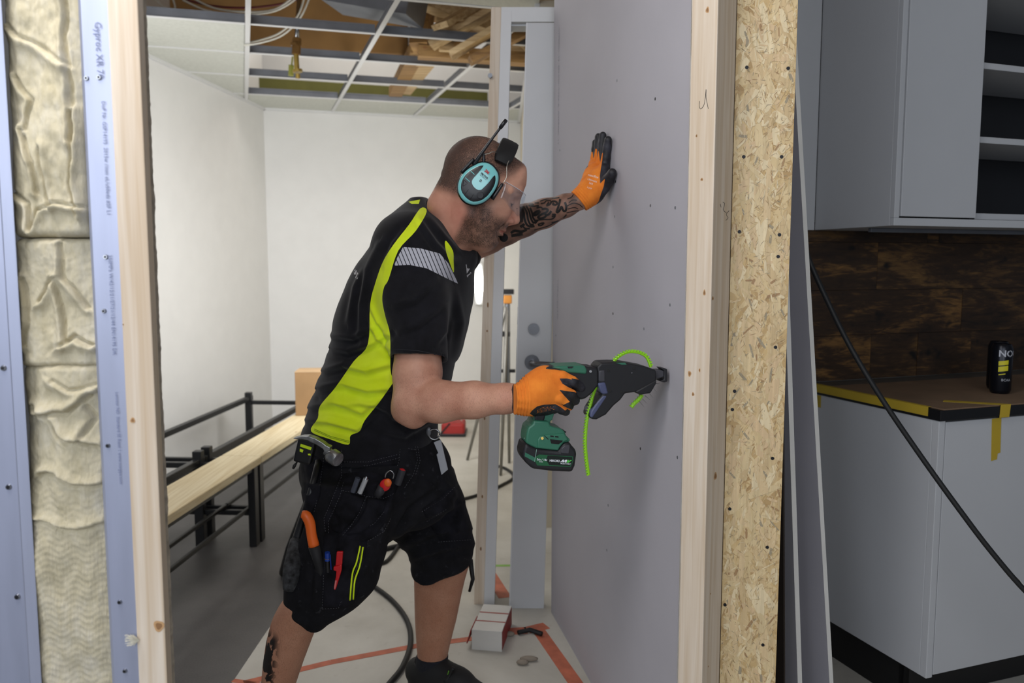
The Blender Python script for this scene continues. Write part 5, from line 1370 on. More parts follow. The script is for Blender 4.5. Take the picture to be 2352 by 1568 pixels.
# ---- shirt seams and prints
q = M()
for pts in ([(722, 985), (760, 1002), (803, 1013)], [(722, 988), (760, 1005), (803, 1016)]):
    q.tube(surf_path(T_SHIRT, pts, .0006, 3), .0007, 4)
q.build('hem_stitch', yth, person)
q = M()
for pts in ([(899, 801), (960, 805), (1024, 818)],): q.tube(surf_path(T_SHIRT, pts, .0004, 3), .0008, 4)
q.build('sleeve_stitch', THR, person)
def Zb(x, y): return (780+x/26.1+3, 600+y/26.1)
def flatpoly(tree, pts, off=.0012):
    q = M(); P3 = [surf(tree, *p, off) for p in pts]; P3 = [p for p in P3 if p is not None]
    if len(P3) >= 3: q.add(P3, [tuple(range(len(P3)))])
    return q
q = M()
for poly in ([(900, 530), (960, 560), (900, 760), (870, 800), (810, 790), (770, 750)], [(970, 660), (1020, 680), (1040, 760), (1020, 960), (990, 1060), (930, 1060), (860, 960), (910, 860)], [(850, 480), (880, 500), (800, 590), (780, 570)], [(760, 620), (800, 640), (780, 680)]):
    s_ = flatpoly(T_SHIRT, [Zb(*p) for p in poly])
    if s_.v: q.add(s_.v, s_.f)
if q.v: q.build('back_print', wpr, person, recalc=False)
def Zc(x, y): return (1060+x/26.1-2, 590+y/26.1)
q = M()
for poly in ([(310, 440), (360, 450), (380, 700), (350, 730)], [(350, 730), (440, 650), (460, 700), (560, 690), (480, 830), (370, 1000)], [(370, 1110), (560, 970), (590, 1030), (450, 1130), (440, 1210), (400, 1220)], [(560, 910), (620, 900), (640, 990), (600, 1000)]):
    s_ = flatpoly(T_SHIRT, [Zc(*p) for p in poly])
    if s_.v: q.add(s_.v, s_.f)
if q.v: q.build('chest_print', wpr, person, recalc=False)

# ---- collated screw gun
TIP = on_plane(1534, 862, S0, SN); AX = -SN; LAT = AX.cross(Vector((0, 0, 1))).normalized()
if LAT.y > 0: LAT = -LAT
def GP(x, y, o=0.): return on_plane(x, y, TIP+LAT*o, LAT)
def Z3(x, y): return (1160+x/4.48, 760+y/4.48)
def Zg(x, y): return (1190+x/11.2, 960+y/11.2)
GREEN = mat('tool_green', '2f6a54', .45, var=.02); GBLK = mat('tool_black', '121318', .55, bump=.1, bscale=800); GREY = mat('tool_blue_grey', '4a5070', .45); GDG = mat('tool_dark_grey', '3a3a40', .5)
gun = thing('screw_gun', Vector((TIP.x-.25, TIP.y, TIP.z-.2)), 'green and black cordless screw gun held against the gypsum board', 'screw gun')
BASE[gun.name] = gun.location.copy()
def gpr(name, zf, pts, h, m, bev=.004, o=0., seg=3):
    return M().prism([GP(*zf(*p), o+h) for p in pts], LAT*(-2*h)).build(name, m, gun, bevel=bev, bseg=seg, smooth='auto')
gpr('motor_housing', Z3, [(400, 400), (440, 372), (560, 362), (820, 358), (860, 372), (935, 375), (962, 400), (962, 560), (900, 640), (830, 695), (790, 705), (740, 690), (690, 640), (600, 620), (480, 600), (400, 520)], .030, GBLK, .010)
gpr('housing_shell', Z3, [(480, 372), (560, 362), (820, 355), (848, 400), (840, 445), (720, 436), (640, 432), (560, 400)], .0325, GREEN, .004)
gpr('housing_clip', Z3, [(700, 655), (830, 650), (815, 700), (780, 708), (720, 690)], .026, GREEN, .003)
M().prism([GP(*Z3(*p), .0327) for p in [(640, 365), (705, 363), (690, 382), (650, 383)]], LAT*.0006).build('housing_label', GBLK, gun)
gpr('magazine', Z3, [(948, 372), (990, 327), (1120, 322), (1235, 325), (1440, 362), (1558, 402), (1560, 505), (1500, 640), (1390, 655), (1350, 630), (1240, 642), (1190, 710), (1120, 770), (1040, 862), (945, 912), (895, 910), (868, 885), (885, 820), (940, 730), (1005, 655), (955, 560)], .027, GBLK, .007)
gpr('magazine_foot', Z3, [(1340, 625), (1560, 500), (1560, 540), (1500, 640), (1400, 658), (1370, 648)], .030, GBLK, .003)
M().prism([GP(*Z3(*p), .0272) for p in [(1140, 328), (1235, 325), (1250, 345), (1200, 345)]], LAT*.001).build('green_clip', GREEN, gun)
gpr('grey_collar', Z3, [(968, 405), (1030, 400), (1034, 525), (1000, 525), (962, 520)], .0285, GDG, .003)
gpr('grey_bracket', Z3, [(950, 535), (1035, 525), (1068, 648), (1010, 655), (985, 630)], .029, GREY, .004)
gpr('handle_edge', Z3, [(1010, 656), (1066, 660), (900, 905), (870, 885), (885, 820), (945, 730)], .0275, GREY, .004)
gpr('nose_carriage', Z3, [(1545, 402), (1605, 400), (1640, 410), (1642, 470), (1600, 485), (1550, 488)], .013, GDG, .002)
gpr('nose_foot', Z3, [(1608, 382), (1655, 386), (1672, 394), (1672, 520), (1640, 530), (1590, 515), (1636, 500), (1638, 410)], .017, GBLK, .002)
for x, y in ((1062, 405), (1325, 380), (1078, 612), (1195, 628)): M().cyl(GP(*Z3(x, y), .0272), GP(*Z3(x, y), .0278), .0034, 12).build('bolt_hole', mat('hole_black', '050506', .8), gun)
M().cyl(GP(*Z3(1305, 430), .0272), GP(*Z3(1305, 430), .028), .0015, 10).build('rivet', GDG, gun)
M().cyl(GP(*Z3(880, 415), .0305), GP(*Z3(880, 415), .0315), .0028, 12).build('housing_screw', mat('dull_screw', '85878b', .6), gun)
# handle, base, battery
gpr('handle', Zg, [(600, -420), (820, -420), (1000, -350), (880, 60), (835, 70), (825, 200), (700, 240), (400, 190), (400, 60), (440, -120), (470, -300)], .0175, GREEN, .008)
gpr('grip', Zg, [(560, -430), (760, -420), (730, -200), (700, 0), (660, 125), (420, 85), (420, 20), (445, -130), (490, -330)], .0192, GBLK, .004)
gpr('trigger_guard', Zg, [(840, -60), (900, -50), (880, 60), (830, 72)], .014, GBLK, .003)
gpr('base', Zg, [(400, 60), (390, 150), (260, 250), (225, 400), (205, 560), (210, 650), (320, 715), (470, 785), (1050, 855), (1080, 770), (1180, 640), (1350, 605), (1330, 540), (1240, 450), (1200, 340), (1100, 275), (900, 222), (830, 195), (800, 90)], .030, GREEN, .008)
gpr('base_front_panel', Zg, [(500, 560), (560, 470), (760, 430), (1200, 390), (1300, 560), (1170, 630), (1060, 780), (1040, 840), (490, 775)], .0335, GREEN, .003)
gpr('battery', Zg, [(205, 640), (160, 760), (125, 900), (120, 1020), (200, 1150), (370, 1310), (900, 1375), (1400, 1395), (1470, 1230), (1512, 940), (1500, 830), (1380, 700), (1340, 615), (1180, 645), (1080, 770), (1050, 850), (470, 785), (320, 715)], .0345, GBLK, .006)
gpr('battery_button', Zg, [(1105, 860), (1110, 780), (1200, 700), (1330, 690), (1340, 760), (1310, 925), (1100, 905)], .0362, GDG, .002)
lab = lambda nm, pts, m, o: M().prism([GP(*Zg(*p), o) for p in pts], LAT*.0005).build(nm, m, gun)
lab('battery_label', [(540, 935), (1410, 985), (1420, 1100), (1345, 1250), (490, 1215), (440, 1120), (435, 1000)], mat('label_green', '1d5a38', .4), .0349)
lab('battery_label_dark', [(760, 960), (1390, 1000), (1398, 1110), (1330, 1232), (800, 1200), (720, 1080)], mat('label_black_green', '0a1712', .4), .0354)
lab('battery_band', [(180, 880), (430, 1010), (420, 1120), (170, 980)], GREEN, .0349)
lab('seam', [(470, 800), (482, 800), (430, 1120), (415, 1120)], mat('label_silver', '7fa498', .4), .0356)
TW = mat('tool_print_white', 'd7dce2', .5)
gx = (GP(*Zg(1350, 1112), .0358)-GP(*Zg(480, 1062), .0358)).normalized(); gz = LAT.cross(gx)
if gz.z < 0: gz = -gz
def gtext(s, x, y, size, m=TW, bold=.0001): 
    return text(s, size, GP(*Zg(x, y), .0362), gx, gz, m, gun, 'lettering', off=0, bold=bold)
gtext('36v / 18v', 480, 1062, .0062); gtext('HiKOKI', 808, 1092, .0066, bold=.0002); gtext('Li-ion', 545, 1118, .0034); gtext('MULTI VOLT', 1092, 1165, .0040)
for pts, m_ in (([(1080, 1130), (1150, 1068), (1185, 1068), (1170, 1110), (1225, 1070), (1262, 1072), (1240, 1138), (1200, 1136), (1212, 1100), (1170, 1134), (1135, 1134), (1142, 1096), (1110, 1132)], TW),
                ([(1245, 1138), (1275, 1074), (1305, 1075), (1300, 1108), (1340, 1078), (1385, 1080), (1300, 1142)], mat('logo_green', '4fb54a', .5))):
    lab('logo', pts, m_, .0359)
for pts in ([(825, 445), (915, 452), (912, 488), (830, 478)], [(948, 458), (1035, 465), (1040, 500), (955, 492)], [(820, 540), (1145, 575), (1130, 610), (1040, 670), (850, 650)], [(665, 450), (680, 445), (778, 530), (770, 552)]):
    lab('vent', pts, mat('hole_black', '050506', .8), .0337)
M().cyl(GP(*Zg(622, 518), .0337), GP(*Zg(622, 518), .0345), .0030, 16).build('brass_screw', mat('brass', '9c8340', .35, .7), gun)
M().tube([GP(*Zg(235, 405), .01), GP(*Zg(160, 520), .01), GP(*Zg(170, 560), .01), GP(*Zg(210, 530), .01)], .0013, 6).build('belt_clip', CHROME, gun)
gpr('lamp_housing', Zg, [(1040, 290), (1190, 325), (1250, 360), (1200, 390), (1100, 330)], .012, GBLK, .002)
# collated strip: belt with teeth, as a thing of its own
LIME = mat('lime_plastic', '8fcf1c', .45)
def strip_belt(name, pts, r, label, flip=1, D_off=0., parent=None):
    pts = smooth_pts(pts, 6); C3 = [GP(*Z3(*p), D_off) for p in pts]
    q = M(); q.tube(C3, r, 6)
    L = 0; last = C3[0]; nxt = .004
    for i in range(1, len(C3)):
        seg = (C3[i]-C3[i-1]); l = seg.length
        while L+l >= nxt:
            p = C3[i-1]+seg*((nxt-L)/l); d = seg.normalized(); n = d.cross(LAT).normalized()*flip
            q.box(p+n*.0032, (.0030, .0075, .0042), Matrix((d, LAT, n)).transposed()); nxt += .0062
        L += l
    return q
cs = thing('screw_strip', GP(*Z3(1320, 205)), 'lime green collated screw strip looping through the screw gun', 'screw strip')
BASE[cs.name] = cs.location.copy()
strip_belt('', [(1118, 310), (1180, 258), (1250, 222), (1320, 214), (1400, 232), (1460, 275), (1500, 370)], .0032, '', -1).build('belt', LIME, cs, smooth='auto')
strip_belt('', [(940, 565), (905, 660), (870, 800), (842, 930), (830, 1060), (828, 1180), (840, 1320), (862, 1478)], .0034, '', 1, .012).build('belt', LIME, cs, smooth='auto')
strip_belt('', [(1412, 655), (1370, 710), (1330, 745), (1300, 785)], .0042, '', 1).build('belt', LIME, cs, smooth='auto')
for a, b in (((1382, 725), (1435, 785)), ((1410, 695), (1465, 750)), ((1440, 665), (1495, 712)), ((1480, 635), (1525, 690)), ((1520, 585), (1562, 628)), ((1540, 540), (1590, 542))):
    M().cyl(GP(*Z3(*a)), GP(*Z3(*b)), .0012, 6, .0003).build('screw', CHROME, cs)

# ---- gloves
ORG = 'e07a1e'
def glovemat():
    t, co, c, n, n2 = fabric('work_glove', 'd9711c', 'f08c2c'); 
    kn = t.new('ShaderNodeTexWave', wave_type='BANDS', bands_direction='X'); t.link(t.coord((1, 1, 1)), kn.inputs[0]); kn.inputs['Scale'].default_value = 160
    b = t.math('GREATER_THAN', t.attr('blk'), 0.0)
    v = t.new('ShaderNodeTexVoronoi'); t.link(co, v.inputs['Vector']); v.inputs['Scale'].default_value = 330; v.inputs['Randomness'].default_value = .1
    dots = t.math('MULTIPLY', t.math('LESS_THAN', v.outputs['Distance'], .33), t.math('GREATER_THAN', t.attr('dots'), 0.0))
    dusty = t.ramp(t.noise(co, 35, 3), [(.45, srgb('15151a')), (.8, srgb('3d3d48'))])
    c = t.mix(b, c, dusty); c = t.mix(dots, c, srgb('e07a1e'))
    t.base(c); t.b.inputs['Roughness'].default_value = .7; t.link(t.math('MULTIPLY_ADD', b, -.35, .9), t.b.inputs['Roughness'])
    t.bump(t.math('ADD', n2, t.math('MULTIPLY', kn.outputs['Fac'], .5)), .3, .001); return t.m
GLV = glovemat()
c0 = GP(*Z3(420, 600))
gf = Field(c0-Vector((.13, .09, .10)), c0+Vector((.14, .09, .10)), .0019)
Q = lambda x, y, o: GP(*Z3(x, y), o)
# cuff
gf.chain([Q(96, 706, .006), Q(190, 702, .009), Q(275, 690, .012)], [.0310, .0300, .0310], .006)
gf.sub = None
for x in (100, 128, 156, 184, 212, 240): gf.chain([Q(x-8, 585, .024), Q(x-4, 640, .036), Q(x, 705, .0405), Q(x+8, 770, .036), Q(x+16, 825, .024)], [.0042]*5, .004)
gf.chain([Q(275, 690, .012), Q(340, 620, .012), Q(420, 570, .012)], [.034, .038, .036], .02)
gf.ell(Q(400, 610, .012), (.040, .032, .042), None, .015)
gf.cone(Q(420, 500, .010), Q(530, 560, .018), .026, .024, .02); gf.cone(Q(440, 690, .010), Q(520, 650, .018), .028, .024, .02)
fing = [([(500, 470, .026), (590, 470, .036), (690, 520, .036), (775, 580, .024)], [.0165, .0125, .0120, .0112]),
        ([(490, 575, .030), (600, 598, .043), (680, 655, .041), (720, 715, .026)], [.0155, .0120, .0115, .0104]),
        ([(460, 665, .028), (560, 690, .043), (630, 735, .040), (662, 772, .022)], [.0145, .0112, .0106, .0096]),
        ([(430, 735, .022), (510, 768, .034), (585, 808, .030), (625, 828, .012)], [.0135, .0108, .0104, .0095])]
for pts, rs in fing: gf.chain([Q(*p) for p in pts], rs, .0025)
gf.chain([Q(380, 520, -.012), Q(470, 480, -.030), Q(580, 470, -.036), Q(690, 480, -.034)], [.020, .0150, .0130, .0115], .008)
gf.chain([Q(300, 770, .006), Q(400, 770, .002), Q(500, 770, .004)], [.018, .018, .016], .012)
# make room for the grip
gf.cut(Q(84, 706, 0), -AX)
def cuff_ribs(V, F_, o, d, L, pitch, amp):
    s_ = (V-np.array(o)) @ np.array(d); m_ = sstep(L, L*.8, s_)*sstep(-.002, .002, s_)
    return V+vnormals(V, F_)*(amp*m_*np.sin(2*np.pi*s_/pitch))[:, None]
V, Fq = gf.mesh(); V = relax(V, Fq, 1, .35); V = cuff_ribs(V, Fq, Q(84, 706, 0), AX, .030, .0062, .0012); gx_, gy_ = toU(V)
zz = lambda L: [Z3(*p) for p in L]
blk = np.maximum.reduce([polysd(zz(L), gx_, gy_) for L in (
    [(560, 488), (640, 488), (690, 500), (680, 485), (760, 500), (840, 560), (840, 640), (740, 625), (700, 600), (640, 572), (590, 540)],
    [(558, 605), (620, 615), (700, 625), (760, 640), (790, 700), (770, 760), (700, 760), (655, 715), (610, 665)],
    [(560, 735), (600, 760), (640, 740), (690, 720), (730, 760), (690, 810), (640, 790), (600, 770)],
    [(255, 850), (275, 820), (330, 775), (400, 757), (520, 752), (570, 780), (620, 818), (640, 800), (690, 830), (650, 880), (540, 880), (300, 880)])])
blk = np.where((V-np.array(TIP)) @ np.array(LAT) < 0.004, 3., blk)
dts = polysd(zz([(320, 850), (330, 800), (400, 780), (520, 775), (540, 800), (420, 830)]), gx_, gy_)
npmesh('glove', V, Fq, GLV, person, dict(blk=blk, dots=dts))
tag(person.children[-1], 'orange and black work glove gripping the screw gun')
# far hand on the sheet
def SPp(x, y, off): return on_plane(x, y, S0+SN*off, SN)
def Zh(x, y): return (960+x/3.921, 240+y/3.921)
H_ = lambda x, y, o: SPp(*Zh(x, y), o)
c0 = H_(1600, 600, .03)
gf = Field(c0-Vector((.10, .14, .13)), c0+Vector((.10, .14, .13)), .0020)
gf.chain([H_(1462, 860, .082), H_(1500, 835, .072), H_(1545, 790, .058)], [.0300, .0285, .030], .01)
gf.chain([H_(1545, 790, .058), H_(1585, 700, .040), H_(1610, 600, .026)], [.029, .027, .022], .02)
gf.chain([H_(1560, 770, .052), H_(1580, 650, .034), H_(1590, 540, .020)], [.024, .022, .017], .02)
gf.chain([H_(1580, 780, .045), H_(1640, 690, .030), H_(1672, 580, .020)], [.026, .022, .015], .02)
for pts, rs in (([(1672, 590, .017), (1690, 480, .014), (1704, 380, .012), (1712, 318, .012)], [.0140, .0115, .0112, .0100]),
                ([(1640, 570, .018), (1650, 460, .015), (1660, 350, .012), (1664, 278, .012)], [.0140, .0118, .0112, .0100]),
                ([(1608, 560, .018), (1616, 460, .014), (1622, 370, .012), (1624, 290, .012)], [.0135, .0112, .0108, .0096]),
                ([(1580, 560, .018), (1588, 480, .014), (1594, 400, .012), (1596, 342, .011)], [.0120, .0102, .0096, .0088])):
    gf.chain([H_(*p) for p in pts], rs, .004)
gf.chain([H_(1600, 800, .040), H_(1665, 740, .026), H_(1712, 680, .018), H_(1748, 615, .014)], [.021, .0165, .0140, .0120], .010)
wdir = (H_(1462, 860, .082)-H_(1545, 790, .058)).normalized(); gf.cone(H_(1472, 852, .079), H_(1480, 846, .077), .0318, .0312, .004); gf.cut(H_(1476, 850, .078)+wdir*.010, wdir)
V, Fq = gf.mesh(); V = relax(V, Fq, 1, .35); V = cuff_ribs(V, Fq, H_(1476, 850, .078)+wdir*.010, -wdir, .030, .0062, .0010); gx_, gy_ = toU(V)
zz = lambda L: [Zh(*p) for p in L]
orange = polysd(zz([(1556, 430), (1572, 425), (1582, 490), (1598, 398), (1612, 400), (1618, 480), (1626, 405), (1634, 470), (1640, 525), (1658, 440), (1666, 430), (1660, 500), (1648, 570), (1638, 640), (1640, 712), (1684, 668), (1672, 740), (1650, 800), (1628, 870), (1560, 960), (1380, 960), (1380, 700), (1530, 560)]), gx_, gy_)
npmesh('glove', V, Fq, GLV, person, dict(blk=-orange, dots=np.full(len(V), -1.)))
go = person.children[-1]; tag(go, 'orange and black work glove pressed flat against the board')
T_GL = BVHTree.FromPolygons([Vector(v) for v in V], [tuple(int(i) for i in f) for f in Fq])
gw = mat('glove_print', 'e8ddd0', .7)
def gprint(s, x, y, size, ang):
    c = bpy.data.curves.new('t', 'FONT'); c.body = s; c.size = 1; c.resolution_u = 2; ob = bpy.data.objects.new('t', c); COL.objects.link(ob); bpy.context.view_layer.update()
    me = bpy.data.meshes.new_from_object(ob.evaluated_get(bpy.context.evaluated_depsgraph_get())); bpy.data.objects.remove(ob)
    ca, sa = math.cos(ang), math.sin(ang)
    for v in me.vertices:
        px = x+size*(v.co.x*ca+v.co.y*sa); py = y+size*(v.co.x*sa-v.co.y*ca); p = surf(T_GL, px, py, .0008)
        v.co = (p if p is not None else Vector(H_(1560, 650, .05)))-BASE[person.name]
    me.materials.clear(); me.materials.append(gw); o = bpy.data.objects.new('glove_lettering', me); COL.objects.link(o); o.parent = person; BASE[o.name] = BASE[person.name]
gprint('maxiflex', 1350, 403, 7.5, .28); gprint('Ultimate', 1349, 413, 6.5, .28); gprint('360', 1352, 422, 6.5, .28); gprint('3 grip', 1348, 431, 5.0, .28)

# ---- sock and shoes
sk = Field((-.45, 2.1, -.01), (.10, 2.45, .30), .0035)
sk.stack([row(1503, 956, 1030, 2.24, .047), row(1530, 954, 1028, 2.24, .045), row(1560, 955, 1028, 2.24, .045), row(1600, 955, 1034, 2.24, .046)], 2.0, 0)
V, Fq = sk.mesh(); V = relax(V, Fq, 2, .4); npmesh('sock', V, Fq, mat('dark_sock', '1b1c24', .95, var=.15, vscale=200, bump=.5, bscale=900), person)
def shoe(anx, any_, D, toe, label=None):
    a = P(anx, any_, D); a.z = 0; d = Vector(toe).normalized(); s_ = Vector((-d.y, d.x, 0)); h = a-d*.045
    f = Field(h-Vector((.12, .12, .01))+d*0+Vector((min(0, d.x)*.3, min(0, d.y)*.32, 0)), h+Vector((.12, .12, .20))+Vector((max(0, d.x)*.32, max(0, d.y)*.3, 0)), .0036)
    q = lambda x, y, z: h+d*x+s_*y+Vector((0, 0, z))
    f.chain([q(-.01, 0, .045), q(.06, 0, .05), q(.14, .004, .046), q(.21, .006, .040)], [.038, .044, .045, .036], .02)
    f.cone(q(.02, 0, .045), q(.03, 0, .062), .050, .046, .02); f.cone(q(.07, 0, .075), q(.15, 0, .055), .036, .036, .02)
    f.cone(q(.03, 0, .100), q(.03, 0, .16), .040, .046, 0, 'sub')
    f.cut((0, 0, .006), (0, 0, -1))
    V, F_ = f.mesh(); V = relax(V, F_, 2, .4); so = npmesh('shoe', V, F_, mat('black_shoe', '101114', .7, var=.15), person)
    o2 = M(); n_ = 28; vs = []
    for z in (0.0, .022):
        for i in range(n_):
            t = 2*math.pi*i/n_; vs.append(q(.10+.148*math.cos(t), (.050-.008*math.cos(2*t))*math.sin(t)*1.0, z))
    o2.add(vs, [tuple(range(n_))[::-1], tuple(range(n_, 2*n_))]+[(i, (i+1) % n_, n_+(i+1) % n_, n_+i) for i in range(n_)]); so2 = o2.build('shoe_sole', BLACKR, person)
    return q
q_ = shoe(992, 1590, 2.24, (.80, -.60, 0))
M().tube([P(1024, 1566, 2.16), P(1034, 1548, 2.16), P(1041, 1533, 2.16)], [.009, .004, .006], 8, sub=3).build('lace_loop', BLACKR, person, smooth=True)
M().tube([P(1031, 1540, 2.165), P(1027, 1552, 2.165), P(1016, 1570, 2.165), P(1004, 1582, 2.165)], .0016, 6, sub=4).build('green_lace', mat('lace_green', '5d9a2a', .6), person, smooth=True)
shoe(612, 1790, 1.85, (.95, -.3, 0))
# ------------------------------------------------------------------ headset and glasses
EN = -HL
def Zm(x, y): return (1040+x/13.07, 360+y/13.07)
cupc = Vector(hd_(0, -.112, 0))
def CP(x, y, o): return on_plane(*Zm(x, y), cupc+EN*o, EN)
TEAL = mat('teal_plastic', '7cc6c8', .28, var=.01, coat=.3); EBLK = mat('earmuff_black', '101116', .38)
hs = thing('ear_defenders', cupc-Vector((0, 0, .08)), 'turquoise and black ear defenders with antenna worn on the head', 'ear defenders')
BASE[hs.name] = hs.location.copy()
tc = [(860, 170), (1000, 175), (1150, 240), (1280, 370), (1360, 520), (1375, 680), (1340, 850), (1250, 1030), (1100, 1230), (920, 1370), (750, 1430), (600, 1440), (430, 1390), (290, 1280), (190, 1120), (155, 950), (170, 780), (230, 620), (340, 470), (480, 350), (640, 260), (770, 192)]
ctr = (770, 800)
def ringpts(s_, o): return [CP(ctr[0]+(x-ctr[0])*s_, ctr[1]+(y-ctr[1])*s_, o) for x, y in smooth_pts(tc+[tc[0]], 3)[:-1]]
def loft(name, rings, m, cap=True):
    q = M(); n = len(rings[0]); vs = [p for r_ in rings for p in r_]
    q.add(vs, [(k*n+i, k*n+(i+1) % n, (k+1)*n+(i+1) % n, (k+1)*n+i) for k in range(len(rings)-1) for i in range(n)]+([tuple(range((len(rings)-1)*n, len(rings)*n)), tuple(range(n))[::-1]] if cap else []))
    return q.build(name, m, hs, smooth='auto')
loft('cushion', [ringpts(.80, -.034), ringpts(.95, -.030), ringpts(1.02, -.022), ringpts(1.0, -.012)], EBLK)
loft('cup', [ringpts(.97, -.012), ringpts(1.06, -.006), ringpts(1.055, .000), ringpts(.98, .0045)], EBLK)
loft('cup_shell', [ringpts(1.0, .002), ringpts(.995, .0045), ringpts(.96, .0075), ringpts(.86, .0105), ringpts(.6, .0125), ringpts(.3, .0130)], TEAL)
pc = [(870, 220), (925, 250), (880, 330), (770, 470), (650, 600), (580, 700), (575, 800), (640, 910), (740, 985), (830, 995), (900, 950), (1060, 790), (1200, 610), (1270, 555), (1315, 600), (1320, 700), (1280, 850), (1180, 1030), (1050, 1190), (900, 1300), (760, 1350), (620, 1350), (480, 1290), (350, 1170), (260, 1020), (235, 860), (260, 700), (340, 560), (480, 420), (640, 310), (780, 240)]
pc = smooth_pts(pc+[pc[0]], 3)[:-1]
def domez(x, y): 
    # height of the shell at this point
    a = math.atan2(y-ctr[1], x-ctr[0]); best = 1
    for s_ in (.3, .6, .86, .96, 1.0):
        poly = [(ctr[0]+(px-ctr[0])*s_, ctr[1]+(py-ctr[1])*s_) for px, py in tc]
        if polysd(poly, np.array([float(x)]), np.array([float(y)]))[0] > 0: return {.3: .0130, .6: .0127, .86: .0117, .96: .0093, 1.0: .006}[s_]
    return .005
# keypad panel as a fine mesh that follows the dome
step = 9; q = M(); idx = {}
xs = np.arange(150, 1400, step); ys = np.arange(150, 1450, step); gxx, gyy = np.meshgrid(xs, ys); sdp = polysd(pc, gxx.astype(float), gyy.astype(float))
tcn = np.array(tc)
sh_ = np.zeros(gxx.shape); sc_s = (1.0, .98, .96, .93, .86, .75, .6, .45, .3); zz_ = (.0045, .0062, .0076, .0088, .0106, .0118, .0126, .0129, .0131)
sds = [polysd([(ctr[0]+(px-ctr[0])*s_, ctr[1]+(py-ctr[1])*s_) for px, py in tc], gxx.astype(float), gyy.astype(float)) for s_ in sc_s]
for s_k, z_ in zip(sds, zz_): sh_ = np.where(s_k > 0, z_, sh_)
for _ in range(60): sh_[1:-1, 1:-1] = (sh_[1:-1, 1:-1]*2+sh_[:-2, 1:-1]+sh_[2:, 1:-1]+sh_[1:-1, :-2]+sh_[1:-1, 2:])/6
def clampx(x, y): return x, y
for j in range(len(ys)):
    for i in range(len(xs)):
        if sdp[j, i] > -step*.75:
            x, y = float(xs[i]), float(ys[j])
            if sdp[j, i] < step*.5:  # pull onto the outline
                bx, by, bd = x, y, 1e9
                for (ax, ay), (cx, cy) in zip(pc, pc[1:]+pc[:1]):
                    dx, dy = cx-ax, cy-ay; t = max(0, min(1, ((x-ax)*dx+(y-ay)*dy)/(dx*dx+dy*dy+1e-9))); ex, ey = ax+dx*t, ay+dy*t; d_ = math.hypot(x-ex, y-ey)
                    if d_ < bd: bx, by, bd = ex, ey, d_
                x, y = bx, by
            idx[(i, j)] = len(q.v); q.v.append(CP(x, y, sh_[j, i]+.0012))
for (i, j) in list(idx):
    k = [(i, j), (i+1, j), (i+1, j+1), (i, j+1)]
    if all(c in idx for c in k): q.f.append(tuple(idx[c] for c in k)); q.mi.append(0)
q.build('keypad', EBLK, hs, smooth=True)
for pts in ([(540, 432), (655, 535)], [(372, 625), (512, 752)]): M().tube([CP(*pts[0], .0132), CP(*pts[1], .0140)], .0010, 6).build('teal_bar', TEAL, hs)
M().cyl(CP(825, 1150, .0118), CP(825, 1150, .0150), .0078, 24).build('knob', mat('earmuff_dark', '17181d', .5), hs, bevel=.0008)
q = M()
for pts in ([(540, 900), (370, 1110)], [(690, 1040), (520, 1270)], [(320, 700), (300, 880), (450, 800), (330, 690)]):
    q.tube([CP(*p, .0134) for p in pts], .0005, 4)
q.build('keypad_groove', mat('hole_black', '050506', .8), hs)
M().tube([CP(835, 680, .0150), CP(870, 700, .0150), CP(835, 750, .0150), CP(802, 730, .0150), CP(835, 680, .0150)], .0007, 5).build('round_symbol', EBLK, hs)
tX = (CP(1050, 650, .0)-CP(850, 480, 0)).normalized(); tY = EN.cross(tX)
if tY.z < 0: tY = -tY
text('3M', .0086, CP(965, 400, .0142), tX, tY, mat('red_print', 'b3202c', .5), hs, 'lettering', off=.001, bold=.0004)
text('PELTOR', .0056, CP(845, 485, .0142), tX, tY, mat('black_print', '14262c', .5), hs, 'lettering', off=.001, bold=.0002)
text('WS ALERT XP', .0030, CP(812, 535, .0142), tX, tY, mat('black_print', '14262c', .5), hs, 'lettering', off=.001)
# arms and antenna (in the wider crop's coordinates)
Ah = lambda x, y, o: on_plane(*Zh(x, y), cupc+EN*o, EN)
M().tube([Ah(500, 545, -.002), Ah(545, 480, .004), Ah(590, 415, .008), Ah(680, 290, .010), Ah(745, 205, .010)], [.0050, .0046, .0036, .0030, .0030], 10, sub=3).tube([Ah(740, 212, .010), Ah(770, 170, .010), Ah(795, 138, .010)], [.0042, .0048, .0044], 10).build('antenna', EBLK, hs, smooth=True)
M().tube([Ah(388, 612, .0), Ah(400, 598, .0), Ah(495, 500, .0), Ah(506, 492, .0)], [.0028, .0036, .0040, .0034], 8).build('hinge_arm', EBLK, hs, smooth=True)
M().tube([Ah(668, 852, -.002), Ah(690, 820, .0), Ah(755, 725, .0), Ah(764, 714, 0)], [.0045, .0042, .0036, .0030], 8).build('hinge_arm', EBLK, hs, smooth=True)
M().cyl(Ah(592, 520, -.002), Ah(592, 440, -.002), .0034, 10).cyl(Ah(592, 500, -.002), Ah(592, 488, -.002), .0046, 10).build('cup_stem', EBLK, hs, smooth='auto')
